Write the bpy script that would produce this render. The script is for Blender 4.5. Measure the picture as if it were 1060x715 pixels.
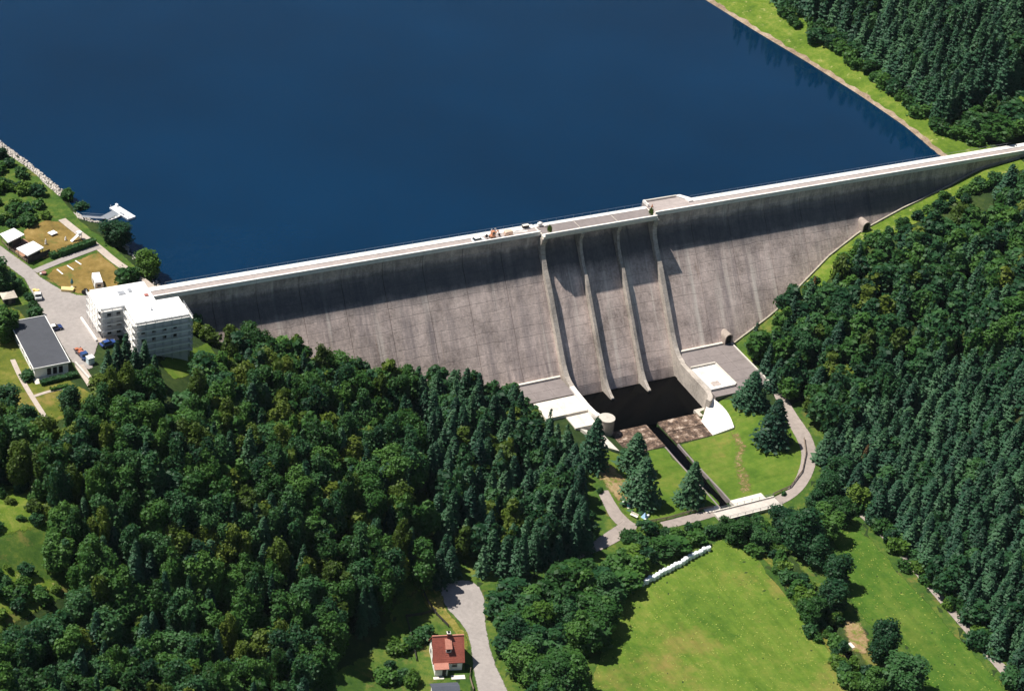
import bpy, bmesh, math, random
import numpy as np
from mathutils import Vector, Matrix

# ------------------------------------------------------------------ camera
for o in list(bpy.data.objects):
    bpy.data.objects.remove(o)
scene = bpy.context.scene
COL = scene.collection
CAMP = np.array([-279.4158, -427.3713, 275.2049])
YAW, PITCH, ROLL, FPX = 0.5399, 0.568, 0.1185, 1954.78
PW, PH = 1060.0, 715.0
_f = np.array([math.sin(YAW)*math.cos(PITCH), math.cos(YAW)*math.cos(PITCH), -math.sin(PITCH)])
_r0 = np.array([math.cos(YAW), -math.sin(YAW), 0.0]); _u0 = np.cross(_r0, _f)
_r = math.cos(ROLL)*_r0 + math.sin(ROLL)*_u0
_u = -math.sin(ROLL)*_r0 + math.cos(ROLL)*_u0
cd = bpy.data.cameras.new('camera')
cam = bpy.data.objects.new('camera', cd); COL.objects.link(cam)
cd.sensor_width = 36.0; cd.lens = 36.0*FPX/PW
cd.clip_start = 1.0; cd.clip_end = 6000.0
cam.matrix_world = Matrix(((_r[0], _u[0], -_f[0], CAMP[0]), (_r[1], _u[1], -_f[1], CAMP[1]),
                           (_r[2], _u[2], -_f[2], CAMP[2]), (0, 0, 0, 1)))
scene.camera = cam

# ------------------------------------------------------------------ light
SUN = np.array([-7.4, 5.8, 16.4]); SUN = SUN/np.linalg.norm(SUN)      # towards the sun
w = bpy.data.worlds.new('World'); scene.world = w; w.use_nodes = True
nt = w.node_tree; nt.nodes.clear()
sky = nt.nodes.new('ShaderNodeTexSky'); sky.sky_type = 'NISHITA'; sky.sun_disc = False
sky.sun_elevation = math.asin(SUN[2]); sky.sun_rotation = math.atan2(SUN[0], SUN[1])
sky.air_density = 1.0; sky.dust_density = 0.6; sky.ozone_density = 1.5
bgn = nt.nodes.new('ShaderNodeBackground'); bgn.inputs['Strength'].default_value = 0.05
out = nt.nodes.new('ShaderNodeOutputWorld')
nt.links.new(sky.outputs[0], bgn.inputs['Color']); nt.links.new(bgn.outputs[0], out.inputs['Surface'])
sl = bpy.data.lights.new('sun', 'SUN'); sl.energy = 5.0; sl.angle = math.radians(0.53); sl.color = (1.0, 0.95, 0.86)
so = bpy.data.objects.new('sun', sl); COL.objects.link(so)
so.rotation_euler = Vector(SUN).to_track_quat('Z', 'Y').to_euler()
so.location = (-200, 150, 400)
scene.view_settings.view_transform = 'Standard'; scene.view_settings.look = 'None'
scene.view_settings.exposure = 0.50; scene.view_settings.gamma = 1.0
scene.view_settings.use_curve_mapping = False
scene.render.resolution_x = 1024; scene.render.resolution_y = 690

rng = np.random.default_rng(7)
random.seed(7)
interp = np.interp

# ------------------------------------------------------------------ pixel <-> place
def ray(px, py):
    d = _f + _r*((px-PW/2)/FPX) - _u*((py-PH/2)/FPX)
    return d
def at(px, py, z):
    d = ray(px, py); t = (z-CAMP[2])/d[2]
    return CAMP + t*d
def proj(P):
    d = np.atleast_2d(P) - CAMP
    q = d@_f
    return np.stack([PW/2+FPX*(d@_r)/q, PH/2-FPX*(d@_u)/q], 1)
def sstep(a, b, x):
    t = np.clip((x-a)/(b-a), 0, 1); return t*t*(3-2*t)

# ------------------------------------------------------------------ terrain height
CH_Y = [-400, -190, -166, -150, -136, -122, -110, -100, -95, -64, -52]
CH_X = [-20.0, -13.0, -9.8, -6.6, -4.4, -3.2, -3.4, -4.6, -4.6, -3.2, -3.0]
SHY = [-10.0, 0.0, 5.0, 26.6, 52.8, 82.2, 110.3, 143.3, 220.0, 400.0, 900.0]
SHX = [138.8, 139.70000000000002, 140.3, 141.5, 140.6, 138.1, 134.8, 131.8, 124.8, 100.0, 70.0]
def stream_x(Y): return interp(Y, CH_Y, CH_X)
def height(X, Y, cut=True):
    X = np.asarray(X, float); Y = np.asarray(Y, float)
    # ---- downstream valley
    xr = interp(Y, [-400, -180, -150, -110, -85, -60, -40, -28], [44, 36, 37, 44, 52, 46, 41, 37])
    xl = interp(Y, [-400, -180, -140, -115, -95, -80, -60, -28], [-140, -132, -126, -116, -86, -58, -46, -39])
    dr = X-xr; dl = xl-X
    rr_dam = interp(dr, [-1, 0, 10, 20, 45, 59, 78, 99, 112.5, 130, 200, 500], [0, 0, 3.2, 6.6, 18.6, 23.5, 27.7, 31.5, 35, 36.6, 52, 130])
    rr_gen = interp(dr, [-1, 0, 10, 20, 45, 60, 80, 100, 200, 500], [0, 0, 2.6, 6.5, 19, 26, 34, 41, 72, 150])
    b = sstep(-80, -35, Y)
    rr = rr_dam*b + rr_gen*(1-b)
    rl_dam = interp(dl, [-1, 0, 30, 60, 85, 95, 102, 107, 111, 120, 160, 400], [0, 0, 8, 16, 25, 29.5, 33, 35, 36.6, 38.4, 38.5, 60])
    rl_gen = interp(dl, [-1, 0, 8, 30, 60, 90, 130, 200, 500], [0, 0, .6, 7, 17, 27, 36, 46, 90])
    bl = sstep(-100, -50, Y)
    rl = rl_dam*bl + rl_gen*(1-bl)
    side = np.abs(X-stream_x(Y))
    fl_up = -42.5 + 3.9*sstep(13, 30, side)
    fl_mid = -41.3 + 1.6*sstep(8, 34, side)
    fl_far = -41.2 - 0.008*np.clip(-100-Y, 0, 300) + 0*side
    k1 = sstep(-95, -66, Y); k2 = sstep(-112, -92, Y)
    fl = fl_up*k1 + (1-k1)*(fl_mid*k2 + fl_far*(1-k2))
    fl = np.where((Y > -51) & (np.abs(X+1) > 19), -38.6, fl)
    zd = fl + rr + rl
    # plateau with the car park, left of the dam
    m = sstep(-160, -166, X)*sstep(-62, -48, Y)
    m2 = sstep(-147, -152, X)*sstep(-21, -17, Y)
    m = np.maximum(m, m2)
    zd = zd*(1-m) + (-0.1)*m
    # ---- upstream: lake bed and shores
    sl_ = interp(Y, [-10, 0, 5, 27, 42, 47, 64, 83, 99, 140, 220, 400, 900], [-137, -136.6, -136.5, -138.5, -141.2, -145.6, -146.6, -151, -155.5, -167, -200, -290, -500])
    sr_ = interp(Y, SHY, SHX)
    el = sl_-X; er = X-sr_
    zu = np.full(np.broadcast(X, Y).shape, -14.0)
    zl = -2 + interp(el, [-20, -4, 0, 4, 7, 25, 90, 140, 400], [-12, -2.2, 0, 1.2, 1.85, 1.9, 1.9, 7, 80])
    near = sstep(4, 50, Y)
    zr = -2 + interp(er, [-20, -5, 0, 3.5, 17, 30, 60, 400], [-12, -2.2, 0, 1.3, 5.0, 9.5, 24, 150])*(0.16+0.84*near)
    zu = np.maximum(np.maximum(zl, zr), -14.0)
    t = sstep(-3.6, -1.2, Y)
    z = zd*(1-t) + zu*t
    if cut:
        # stilling basin, channel and stream bed
        z = np.where((X > -21.2) & (X < 17.9) & (Y < -24) & (Y > -51.9), -46.0, z)
        half = interp(Y, [-400, -104, -96, -64], [1.6, 1.9, 2.0, 1.9])
        z = np.where((np.abs(X-stream_x(Y)) < half) & (Y < -51) , np.minimum(z, fl-2.0), z)
    return z
def atg(px, py):
    d = ray(px, py)
    lo, hi = 380.0, 1400.0
    ts = np.arange(lo, hi, 1.0)
    P = CAMP[None]+ts[:, None]*d[None]
    below = P[:, 2] < height(P[:, 0], P[:, 1], False)
    i = int(np.argmax(below)); a, b = ts[i]-1.0, ts[i]
    for _ in range(12):
        m = (a+b)/2; p = CAMP+m*d
        if p[2] < height(p[0], p[1], False): b = m
        else: a = m
    return CAMP+b*d
def gz(x, y): return float(height(x, y, False))

# ------------------------------------------------------------------ node helpers and materials
MATS = {}
def _mat(name):
    m = bpy.data.materials.new(name); m.use_nodes = True
    n = m.node_tree; b = n.nodes['Principled BSDF']
    return m, n, b
def N(n, typ, **kw):
    x = n.nodes.new(typ)
    for k, v in kw.items():
        if k.startswith('i_'): x.inputs[k[2:].replace('_', ' ')].default_value = v
        else: setattr(x, k, v)
    return x
def noise(n, co, scale, detail=4.0, rough=0.6, vec_scale=None):
    t = N(n, 'ShaderNodeTexNoise', i_Scale=scale, i_Detail=detail, i_Roughness=rough)
    if vec_scale is not None:
        mp = N(n, 'ShaderNodeMapping'); mp.inputs['Scale'].default_value = vec_scale
        n.links.new(co, mp.inputs[0]); co = mp.outputs[0]
    n.links.new(co, t.inputs['Vector'])
    return t.outputs[0]
def ramp(n, fac, stops):
    r = N(n, 'ShaderNodeValToRGB'); e = r.color_ramp.elements
    while len(e) < len(stops): e.new(0.5)
    for el, (p, c) in zip(e, stops):
        el.position = p; el.color = (c[0], c[1], c[2], 1) if not np.isscalar(c) else (c, c, c, 1)
    n.links.new(fac, r.inputs[0]); return r.outputs[0]
def mixc(n, fac, a, b, mode='MIX'):
    x = N(n, 'ShaderNodeMix', data_type='RGBA', blend_type=mode)
    for s, v in ((0, fac), (6, a), (7, b)):
        if isinstance(v, bpy.types.NodeSocket): n.links.new(v, x.inputs[s])
        elif s == 0: x.inputs[0].default_value = v
        else: x.inputs[s].default_value = (v[0], v[1], v[2], 1)
    return x.outputs[2]
def math_(n, op, a, b=None):
    x = N(n, 'ShaderNodeMath', operation=op)
    for i, v in enumerate((a, b)):
        if v is None: continue
        if isinstance(v, bpy.types.NodeSocket): n.links.new(v, x.inputs[i])
        else: x.inputs[i].default_value = v
    return x.outputs[0]
def geo_pos(n): return N(n, 'ShaderNodeNewGeometry').outputs['Position']
def bump(n, b, h, strength=0.3, dist=0.1):
    x = N(n, 'ShaderNodeBump', i_Strength=strength, i_Distance=dist)
    n.links.new(h, x.inputs['Height']); n.links.new(x.outputs[0], b.inputs['Normal'])

def plain(name, col, rough=0.7, var=0.12, scale=1.5, metal=0.0, spec=0.3, bumpy=0.0, fade=False):
    """painted / cast surface: base colour with wear and blotches in world space"""
    if name in MATS: return MATS[name]
    m, n, b = _mat(name)
    co = geo_pos(n)
    f = noise(n, co, scale, 5, .65); g = noise(n, co, scale*.17, 3, .5)
    f2 = math_(n, 'ADD', math_(n, 'MULTIPLY', f, .6), math_(n, 'MULTIPLY', g, .4))
    lo = tuple(c*(1-1.6*var) for c in col); hi = tuple(min(.95, c*(1+1.6*var)) for c in col)
    c = ramp(n, f2, [(.3, lo), (.7, hi)])
    n.links.new(c, b.inputs['Base Color'])
    b.inputs['Roughness'].default_value = rough; b.inputs['Metallic'].default_value = metal
    b.inputs['Specular IOR Level'].default_value = spec
    if bumpy: bump(n, b, f, bumpy, .08)
    if fade: fade_out(n, b, co, 1.3)
    MATS[name] = m; return m

def fade_out(n, b, co, scale=.9):
    # ragged, thinning margin: coverage falls off towards the outline of a sheet
    fa = N(n, 'ShaderNodeAttribute', attribute_name='fade').outputs['Fac']
    k = math_(n, 'ADD', fa, math_(n, 'MULTIPLY', noise(n, co, scale, 4, .7), .9))
    a = ramp(n, k, [(.58, 0.0), (.80, 1.0)])
    n.links.new(a, b.inputs['Alpha'])
def ground_mat(name, stops, s1=.05, s2=.6, s3=3.0, patch=None, bumpd=.12, fade=False, mow=None):
    if name in MATS: return MATS[name]
    m, n, b = _mat(name); co = geo_pos(n)
    a = noise(n, co, s1, 4, .6); c = noise(n, co, s2, 4, .65); d = noise(n, co, s3, 3, .7)
    f = math_(n, 'ADD', math_(n, 'ADD', math_(n, 'MULTIPLY', a, .45), math_(n, 'MULTIPLY', c, .35)), math_(n, 'MULTIPLY', d, .2))
    col = ramp(n, f, stops)
    if patch:
        pc, ps, lo, hi = patch
        pf = noise(n, co, ps, 5, .7)
        col = mixc(n, ramp(n, pf, [(lo, 0.0), (hi, 1.0)]), col, pc)
    if mow:
        mw = noise(n, co, 1.0, 4, .7, mow)
        col = mixc(n, .55, col, ramp(n, mw, [(.36, (.62, .66, .60)), (.64, (1.0, 1.0, 1.0))]), 'MULTIPLY')
    n.links.new(col, b.inputs['Base Color'])
    b.inputs['Roughness'].default_value = .95; b.inputs['Specular IOR Level'].default_value = .1
    bump(n, b, math_(n, 'ADD', c, d), .5, bumpd)
    if fade: fade_out(n, b, co)
    MATS[name] = m; return m

M_ground = ground_mat('forest_floor', [(.32, (.012, .024, .010)), (.5, (.026, .048, .014)), (.66, (.062, .085, .022))], patch=((.09, .075, .035), .08, .6, .75))
M_rough = ground_mat('rough_grass', [(.36, (.022, .060, .012)), (.5, (.055, .105, .018)), (.64, (.145, .165, .034))], s1=.10, patch=((.20, .15, .05), .13, .58, .75), fade=True)
M_lawn = ground_mat('mown_lawn', [(.36, (.052, .110, .014)), (.5, (.096, .160, .021)), (.64, (.175, .200, .040))], s1=.07, s2=.4, patch=((.22, .16, .055), .07, .60, .82), bumpd=.05, fade=True, mow=(.05, .5, .1))
M_garden = ground_mat('garden_grass', [(.36, (.045, .080, .012)), (.5, (.105, .125, .020)), (.64, (.205, .185, .045))], s1=.12, s2=.5, patch=((.26, .18, .06), .11, .54, .72), bumpd=.05, fade=True)
M_meadow = ground_mat('meadow_grass', [(.37, (.056, .118, .015)), (.5, (.108, .174, .023)), (.63, (.185, .210, .043))], s1=.035, s2=.30, s3=1.6, patch=((.27, .19, .065), .045, .56, .80), bumpd=.10, fade=True, mow=(.50, .03, .1))
M_strip = ground_mat('lush_grass', [(.37, (.036, .092, .013)), (.5, (.062, .128, .017)), (.63, (.115, .165, .028))], s1=.045, s2=.35, s3=1.6, patch=((.15, .14, .04), .06, .6, .78), bumpd=.08, fade=True, mow=(.45, .04, .1))
M_bank = ground_mat('bank_grass', [(.36, (.046, .094, .012)), (.5, (.100, .160, .019)), (.64, (.210, .225, .050))], s1=.09, s2=.5, patch=((.38, .34, .15), .30, .60, .70), fade=True)
M_dry = ground_mat('dry_lawn', [(.36, (.105, .080, .024)), (.5, (.205, .140, .042)), (.64, (.32, .225, .085))], s1=.11, s2=.5, patch=((.105, .120, .03), .16, .55, .70), bumpd=.04, fade=True)
M_edge = ground_mat('dry_verge', [(.36, (.085, .105, .018)), (.5, (.175, .160, .034)), (.64, (.31, .245, .085))], s1=.14, s2=.8, patch=((.07, .11, .018), .3, .48, .60), fade=True)
M_soil = ground_mat('bare_soil', [(.36, (.16, .11, .05)), (.5, (.27, .185, .095)), (.64, (.40, .30, .18))], s1=.2, s2=1.2, patch=((.13, .16, .03), .5, .48, .6), fade=True)
M_pebble = ground_mat('shore_pebbles', [(.36, (.13, .09, .065)), (.5, (.27, .20, .14)), (.64, (.44, .36, .28))], s1=.2, s2=1.5, s3=5)
M_asphalt = plain('worn_asphalt', (.305, .275, .26), .9, .13, .9, bumpy=.1, fade=True)
M_path = plain('gravel_path', (.42, .36, .31), .95, .14, 1.2, bumpy=.2, fade=True)
M_road = plain('valley_road', (.30, .255, .23), .9, .16, .8, bumpy=.1, fade=True)
M_conc = plain('light_concrete', (.66, .61, .54), .85, .14, .9, bumpy=.1)
M_white = plain('bleached_concrete', (.78, .74, .70), .85, .10, .6)
M_kerb = plain('kerb_concrete', (.60, .56, .51), .85, .10, 2)
M_slab = plain('dark_slab', (.215, .185, .18), .9, .12, .6, bumpy=.1)
M_wpaint = plain('white_render', (.84, .83, .80), .8, .03, .5)
M_metal = plain('galvanised_steel', (.55, .56, .58), .45, .1, 3, metal=.6)
M_dark = plain('dark_opening', (.012, .013, .015), .6, .1, 2)
M_glass = plain('window_glass', (.02, .028, .035), .12, .1, 1, spec=.6)
M_tyre = plain('black_rubber', (.02, .02, .02), .8, .1, 5)
M_wood = plain('weathered_wood', (.22, .17, .13), .85, .2, 4, bumpy=.2)
M_dkwood = plain('dark_stained_wood', (.050, .045, .045), .8, .2, 4)
M_plank = plain('scaffold_plank', (.74, .71, .67), .85, .15, 2.5)
M_bark = plain('bark', (.085, .062, .045), .95, .25, 4, bumpy=.5)

def dam_mat(name, base, stain_shade=1.0):
    m, n, b = _mat(name); co = geo_pos(n)
    sx = N(n, 'ShaderNodeSeparateXYZ'); n.links.new(co, sx.inputs[0])
    x, y, z = sx.outputs
    fine = noise(n, co, 1.3, 6, .75)
    blot = noise(n, co, .08, 6, .68)
    mid = noise(n, co, .35, 4, .7, (1, .5, .5))
    mixv = math_(n, 'ADD', math_(n, 'ADD', math_(n, 'MULTIPLY', fine, .34), math_(n, 'MULTIPLY', blot, .40)), math_(n, 'MULTIPLY', mid, .26))
    col = ramp(n, mixv, [(.37, tuple(c*.40 for c in base)), (.5, tuple(c*.92 for c in base)), (.63, tuple(min(.85, c*1.40) for c in base))])
    if stain_shade:
        # seepage streaks running down the fall line: dark, then pale lime
        st = noise(n, co, 1.0, 6, .8, (.23, .011, .011)); sg = noise(n, co, .03, 3, .6)
        col = mixc(n, math_(n, 'MULTIPLY', math_(n, 'MULTIPLY', ramp(n, st, [(.38, 1.0), (.53, 0.0)]), ramp(n, sg, [(.35, .3), (.6, 1.0)])), .68), col, (base[0]*.34, base[1]*.36, base[2]*.42))
        lt = noise(n, co, 1.0, 5, .7, (.19, .008, .008))
        col = mixc(n, math_(n, 'MULTIPLY', ramp(n, lt, [(.56, 0.0), (.67, 1.0)]), .68), col, (.78, .70, .62))
        rs = noise(n, co, 1.0, 4, .7, (.5, .02, .02))
        col = mixc(n, math_(n, 'MULTIPLY', ramp(n, rs, [(.68, 0.0), (.74, 1.0)]), .35), col, (.30, .18, .10))
    # casting lifts, broken and unevenly weathered
    zz = math_(n, 'ADD', z, math_(n, 'MULTIPLY', noise(n, co, .10, 3), 1.6))
    lw = math_(n, 'FRACT', math_(n, 'MULTIPLY', zz, .40))
    ln = ramp(n, lw, [(.0, 1.0), (.06, 0.0), (.95, 0.0), (1.0, 1.0)])
    lv = ramp(n, noise(n, co, 1.0, 4, .7, (.06, .3, .3)), [(.46, 0.0), (.60, 1.0)])
    col = mixc(n, math_(n, 'MULTIPLY', math_(n, 'MULTIPLY', ln, lv), .55), col, tuple(c*.32 for c in base))
    if stain_shade:
        # ragged algae film, colour deepened to paint in the crest's shadow, running out unevenly
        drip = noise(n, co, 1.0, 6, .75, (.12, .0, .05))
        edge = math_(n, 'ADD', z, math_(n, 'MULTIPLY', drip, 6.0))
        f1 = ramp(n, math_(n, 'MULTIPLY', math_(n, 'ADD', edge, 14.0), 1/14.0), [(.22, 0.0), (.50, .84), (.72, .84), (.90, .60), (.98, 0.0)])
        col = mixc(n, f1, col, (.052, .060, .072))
    n.links.new(col, b.inputs['Base Color'])
    b.inputs['Roughness'].default_value = .92; b.inputs['Specular IOR Level'].default_value = .15
    bump(n, b, math_(n, 'SUBTRACT', fine, math_(n, 'MULTIPLY', ln, .4)), .5, .12)
    MATS[name] = m; return m
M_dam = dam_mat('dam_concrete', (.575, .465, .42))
M_pier = dam_mat('pier_concrete', (.44, .39, .345), 0.0)

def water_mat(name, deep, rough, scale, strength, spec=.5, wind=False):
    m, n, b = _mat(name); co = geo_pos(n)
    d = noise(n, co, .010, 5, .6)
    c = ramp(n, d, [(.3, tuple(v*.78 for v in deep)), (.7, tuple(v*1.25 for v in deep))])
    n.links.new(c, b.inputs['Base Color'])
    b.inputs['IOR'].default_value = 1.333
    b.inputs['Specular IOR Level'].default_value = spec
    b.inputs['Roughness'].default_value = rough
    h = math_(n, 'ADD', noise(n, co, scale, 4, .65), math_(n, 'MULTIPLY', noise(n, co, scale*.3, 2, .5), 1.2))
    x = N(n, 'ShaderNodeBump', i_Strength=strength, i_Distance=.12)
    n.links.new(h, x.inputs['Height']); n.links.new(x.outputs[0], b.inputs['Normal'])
    if wind: b.inputs['Specular Tint'].default_value = (.45, .78, 1.0, 1)
    if wind:   # gusts: ruffled lanes next to calmer ones
        g = noise(n, co, 1.0, 5, .65, (.006, .022, .01))
        n.links.new(ramp(n, g, [(.38, strength*.45), (.62, strength*1.7)]), x.inputs['Strength'])
        n.links.new(ramp(n, g, [(.38, rough*.6), (.62, rough*1.6)]), b.inputs['Roughness'])
    MATS[name] = m; return m
M_lake = water_mat('lake_water', (.0005, .0165, .0460), .05, .9, .08, .7, True)
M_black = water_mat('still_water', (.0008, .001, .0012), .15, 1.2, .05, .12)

# ------------------------------------------------------------------ mesh helpers
def link(name, me, mat=None, parent=None, loc=None):
    o = bpy.data.objects.new(name, me); COL.objects.link(o)
    if mat is not None:
        me.materials.clear(); 
        for mm in (mat if isinstance(mat, (list, tuple)) else [mat]): me.materials.append(mm)
    if parent is not None: o.parent = parent
    if loc is not None: o.location = loc
    return o
def tag(o, label=None, cat=None, group=None, kind=None):
    if label: o['label'] = label
    if cat: o['category'] = cat
    if group: o['group'] = group
    if kind: o['kind'] = kind
    return o
def thing(name, label, cat, loc=(0, 0, 0), rz=0.0, group=None):
    o = bpy.data.objects.new(name, None); COL.objects.link(o)
    o.empty_display_size = .5
    o.location = loc; o.rotation_euler = (0, 0, rz)
    return tag(o, label, cat, group)
class MB:
    def __init__(s): s.v = []; s.f = []
    def add(s, v, f):
        k = len(s.v); s.v += [tuple(map(float, p)) for p in v]; s.f += [tuple(i+k for i in q) for q in f]; return s
    def hexa(s, c):   # 8 corners: bottom 4 ccw, top 4 ccw
        return s.add(c, [(3, 2, 1, 0), (4, 5, 6, 7), (0, 1, 5, 4), (1, 2, 6, 5), (2, 3, 7, 6), (3, 0, 4, 7)])
    def box(s, cx, cy, z0, sx, sy, sz, rz=0.0, bev=0.0):
        a, b = sx/2, sy/2; c, d = math.cos(rz), math.sin(rz)
        if bev <= 0:
            q = [(-a, -b), (a, -b), (a, b), (-a, b)]
            pts = [(cx+x*c-y*d, cy+x*d+y*c) for x, y in q]
            return s.hexa([(x, y, z0) for x, y in pts]+[(x, y, z0+sz) for x, y in pts])
        e = bev
        q = [(-a+e, -b), (a-e, -b), (a, -b+e), (a, b-e), (a-e, b), (-a+e, b), (-a, b-e), (-a, -b+e)]
        q2 = [(x*(a-e)/a, y*(b-e)/b) for x, y in q]
        r1 = [(cx+x*c-y*d, cy+x*d+y*c) for x, y in q]; r2 = [(cx+x*c-y*d, cy+x*d+y*c) for x, y in q2]
        v = [(x, y, z0) for x, y in r1]+[(x, y, z0+sz-e) for x, y in r1]+[(x, y, z0+sz) for x, y in r2]
        f = [tuple(range(7, -1, -1)), tuple(range(16, 24))]
        for k in range(8):
            j = (k+1) % 8
            f += [(k, j, 8+j, 8+k), (8+k, 8+j, 16+j, 16+k)]
        return s.add(v, f)
    def bar(s, p, q, w, h=None):
        p = Vector(p); q = Vector(q); h = h or w
        d = (q-p).normalized(); up = Vector((0, 0, 1)) if abs(d.z) < .95 else Vector((0, 1, 0))
        a = d.cross(up).normalized()*w/2; b = a.cross(d).normalized()*h/2
        c = []
        for e in (p, q): c += [e-a-b, e+a-b, e+a+b, e-a+b]
        return s.add(c, [(3, 2, 1, 0), (4, 5, 6, 7), (0, 1, 5, 4), (1, 2, 6, 5), (2, 3, 7, 6), (3, 0, 4, 7)])
    def cyl(s, cx, cy, z0, r0, r1, h, n=12):
        v = []
        for z, r in ((z0, r0), (z0+h, r1)):
            v += [(cx+r*math.cos(2*math.pi*k/n), cy+r*math.sin(2*math.pi*k/n), z) for k in range(n)]
        f = [tuple(range(n-1, -1, -1)), tuple(range(n, 2*n))]
        f += [(k, (k+1) % n, n+(k+1) % n, n+k) for k in range(n)]
        return s.add(v, f)
    def prism_x(s, prof, x0, x1):   # prof: (y, z) polygon
        n = len(prof)
        v = [(x0, y, z) for y, z in prof]+[(x1, y, z) for y, z in prof]
        f = [tuple(range(n)), tuple(range(2*n-1, n-1, -1))]
        f += [(k, n+k, n+(k+1) % n, (k+1) % n) for k in range(n)]
        return s.add(v, f)
    def prism_z(s, poly, z0, z1):
        n = len(poly)
        v = [(x, y, z0) for x, y in poly]+[(x, y, z1) for x, y in poly]
        f = [tuple(range(n-1, -1, -1)), tuple(range(n, 2*n))]
        f += [(k, (k+1) % n, n+(k+1) % n, n+k) for k in range(n)]
        return s.add(v, f)
    def mesh(s, name):
        me = bpy.data.meshes.new(name); me.from_pydata(s.v, [], s.f); me.update()
        bm = bmesh.new(); bm.from_mesh(me); bmesh.ops.recalc_face_normals(bm, faces=bm.faces); bm.to_mesh(me); bm.free()
        return me
    def build(s, name, mat, parent=None, loc=None): return link(name, s.mesh(name), mat, parent, loc)

def np_mesh(name, V, F, mat=None, smooth=False, uvcol=None):
    """fast mesh from an (n,3) array and an (m,k) array of faces"""
    me = bpy.data.meshes.new(name); k = F.shape[1]
    me.vertices.add(len(V)); me.vertices.foreach_set('co', np.asarray(V, np.float32).ravel())
    me.loops.add(F.size); me.loops.foreach_set('vertex_index', F.astype(np.int32).ravel())
    me.polygons.add(len(F)); me.polygons.foreach_set('loop_start', np.arange(0, F.size, k, dtype=np.int32))
    me.polygons.foreach_set('loop_total', np.full(len(F), k, np.int32))
    if smooth: me.polygons.foreach_set('use_smooth', np.ones(len(F), bool))
    me.update(calc_edges=True)
    if mat: me.materials.append(mat)
    return me

def inpoly(px, py, poly):
    px = np.asarray(px); py = np.asarray(py); r = np.zeros(px.shape, bool); n = len(poly)
    for i in range(n):
        x1, y1 = poly[i]; x2, y2 = poly[(i+1) % n]
        c = ((y1 > py) != (y2 > py))
        with np.errstate(divide='ignore', invalid='ignore'):
            r ^= c & (px < (x2-x1)*(py-y1)/(y2-y1+1e-12)+x1)
    return r
def clip_cell(poly, x0, x1, y0, y1):
    for ax, lim, sg in ((0, x0, 1), (0, x1, -1), (1, y0, 1), (1, y1, -1)):
        outp = []
        for i in range(len(poly)):
            a = poly[i-1]; b = poly[i]
            da = sg*(a[ax]-lim); db = sg*(b[ax]-lim)
            if (da >= 0) != (db >= 0):
                t = da/(da-db); outp.append((a[0]+t*(b[0]-a[0]), a[1]+t*(b[1]-a[1])))
            if db >= 0: outp.append(b)
        poly = outp
        if len(poly) < 3: return []
    return poly
def drape(name, poly, mat, off=.05, cell=1.0, kind='structure', z=None, fw=1.0, fmax=1.0):
    """sheet following the ground, exact outline, cut along a grid"""
    xs = [p[0] for p in poly]; ys = [p[1] for p in poly]
    V = []; F = []; idx = {}
    def vid(p):
        k = (round(p[0], 3), round(p[1], 3))
        if k not in idx:
            idx[k] = len(V); V.append((k[0], k[1], (gz(*k) if z is None else z)+off))
        return idx[k]
    for i in range(math.floor(min(xs)/cell), math.floor(max(xs)/cell)+1):
        for j in range(math.floor(min(ys)/cell), math.floor(max(ys)/cell)+1):
            c = clip_cell(poly, i*cell, (i+1)*cell, j*cell, (j+1)*cell)
            if len(c) >= 3:
                f = []
                for p in c:
                    q = vid(p)
                    if q not in f: f.append(q)
                if len(f) >= 3: F.append(tuple(f))
    me = bpy.data.meshes.new(name); me.from_pydata(V, [], F); me.validate(); me.update()
    # faces up
    bm = bmesh.new(); bm.from_mesh(me)
    for f in bm.faces:
        f.normal_update()
        if f.normal.z < 0: f.normal_flip()
    bm.to_mesh(me); bm.free()
    pts = np.array([v.co[:2] for v in me.vertices]); dist = np.full(len(pts), 1e9); Q = np.array([p[:2] for p in poly])
    for a, b in zip(Q, np.roll(Q, -1, 0)):
        d = b-a; L = d@d+1e-9; t = np.clip(((pts-a)@d)/L, 0, 1); dist = np.minimum(dist, np.linalg.norm(pts-a-t[:, None]*d, axis=1))
    fa = me.attributes.new('fade', 'FLOAT', 'POINT'); fa.data.foreach_set('value', np.clip(dist/fw, 0, fmax).astype(np.float32))
    return tag(link(name, me, mat), kind=kind)
def wobble(poly, step=2.5, amp=.5, seed=1):
    """natural edge: resample an outline and shake it"""
    r = np.random.default_rng(seed); o = []
    for i in range(len(poly)):
        a = np.array(poly[i][:2]); b = np.array(poly[(i+1) % len(poly)][:2]); n = max(1, int(np.linalg.norm(b-a)/step))
        for k in range(n):
            p = a+(b-a)*k/n
            if k: p = p+r.normal(0, amp, 2)
            o.append((p[0], p[1]))
    return o
def smooth_line(pts, step=1.5):
    P = np.array([p[:2] for p in pts], float)
    for _ in range(3):
        Q = [P[0]]
        for a, b in zip(P[:-1], P[1:]): Q += [a*.75+b*.25, a*.25+b*.75]
        Q.append(P[-1]); P = np.array(Q)
    return P
def ribbon_poly(pts, width):
    P = smooth_line(pts); T = np.gradient(P, axis=0); T /= np.linalg.norm(T, axis=1)[:, None]+1e-9
    Nn = np.stack([-T[:, 1], T[:, 0]], 1)
    wv = np.broadcast_to(np.asarray(width, float), (len(P),)) if np.isscalar(width) else interp(np.linspace(0, 1, len(P)), np.linspace(0, 1, len(width)), width)
    return [tuple(p) for p in P+Nn*wv[:, None]/2]+[tuple(p) for p in (P-Nn*wv[:, None]/2)[::-1]]
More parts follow.
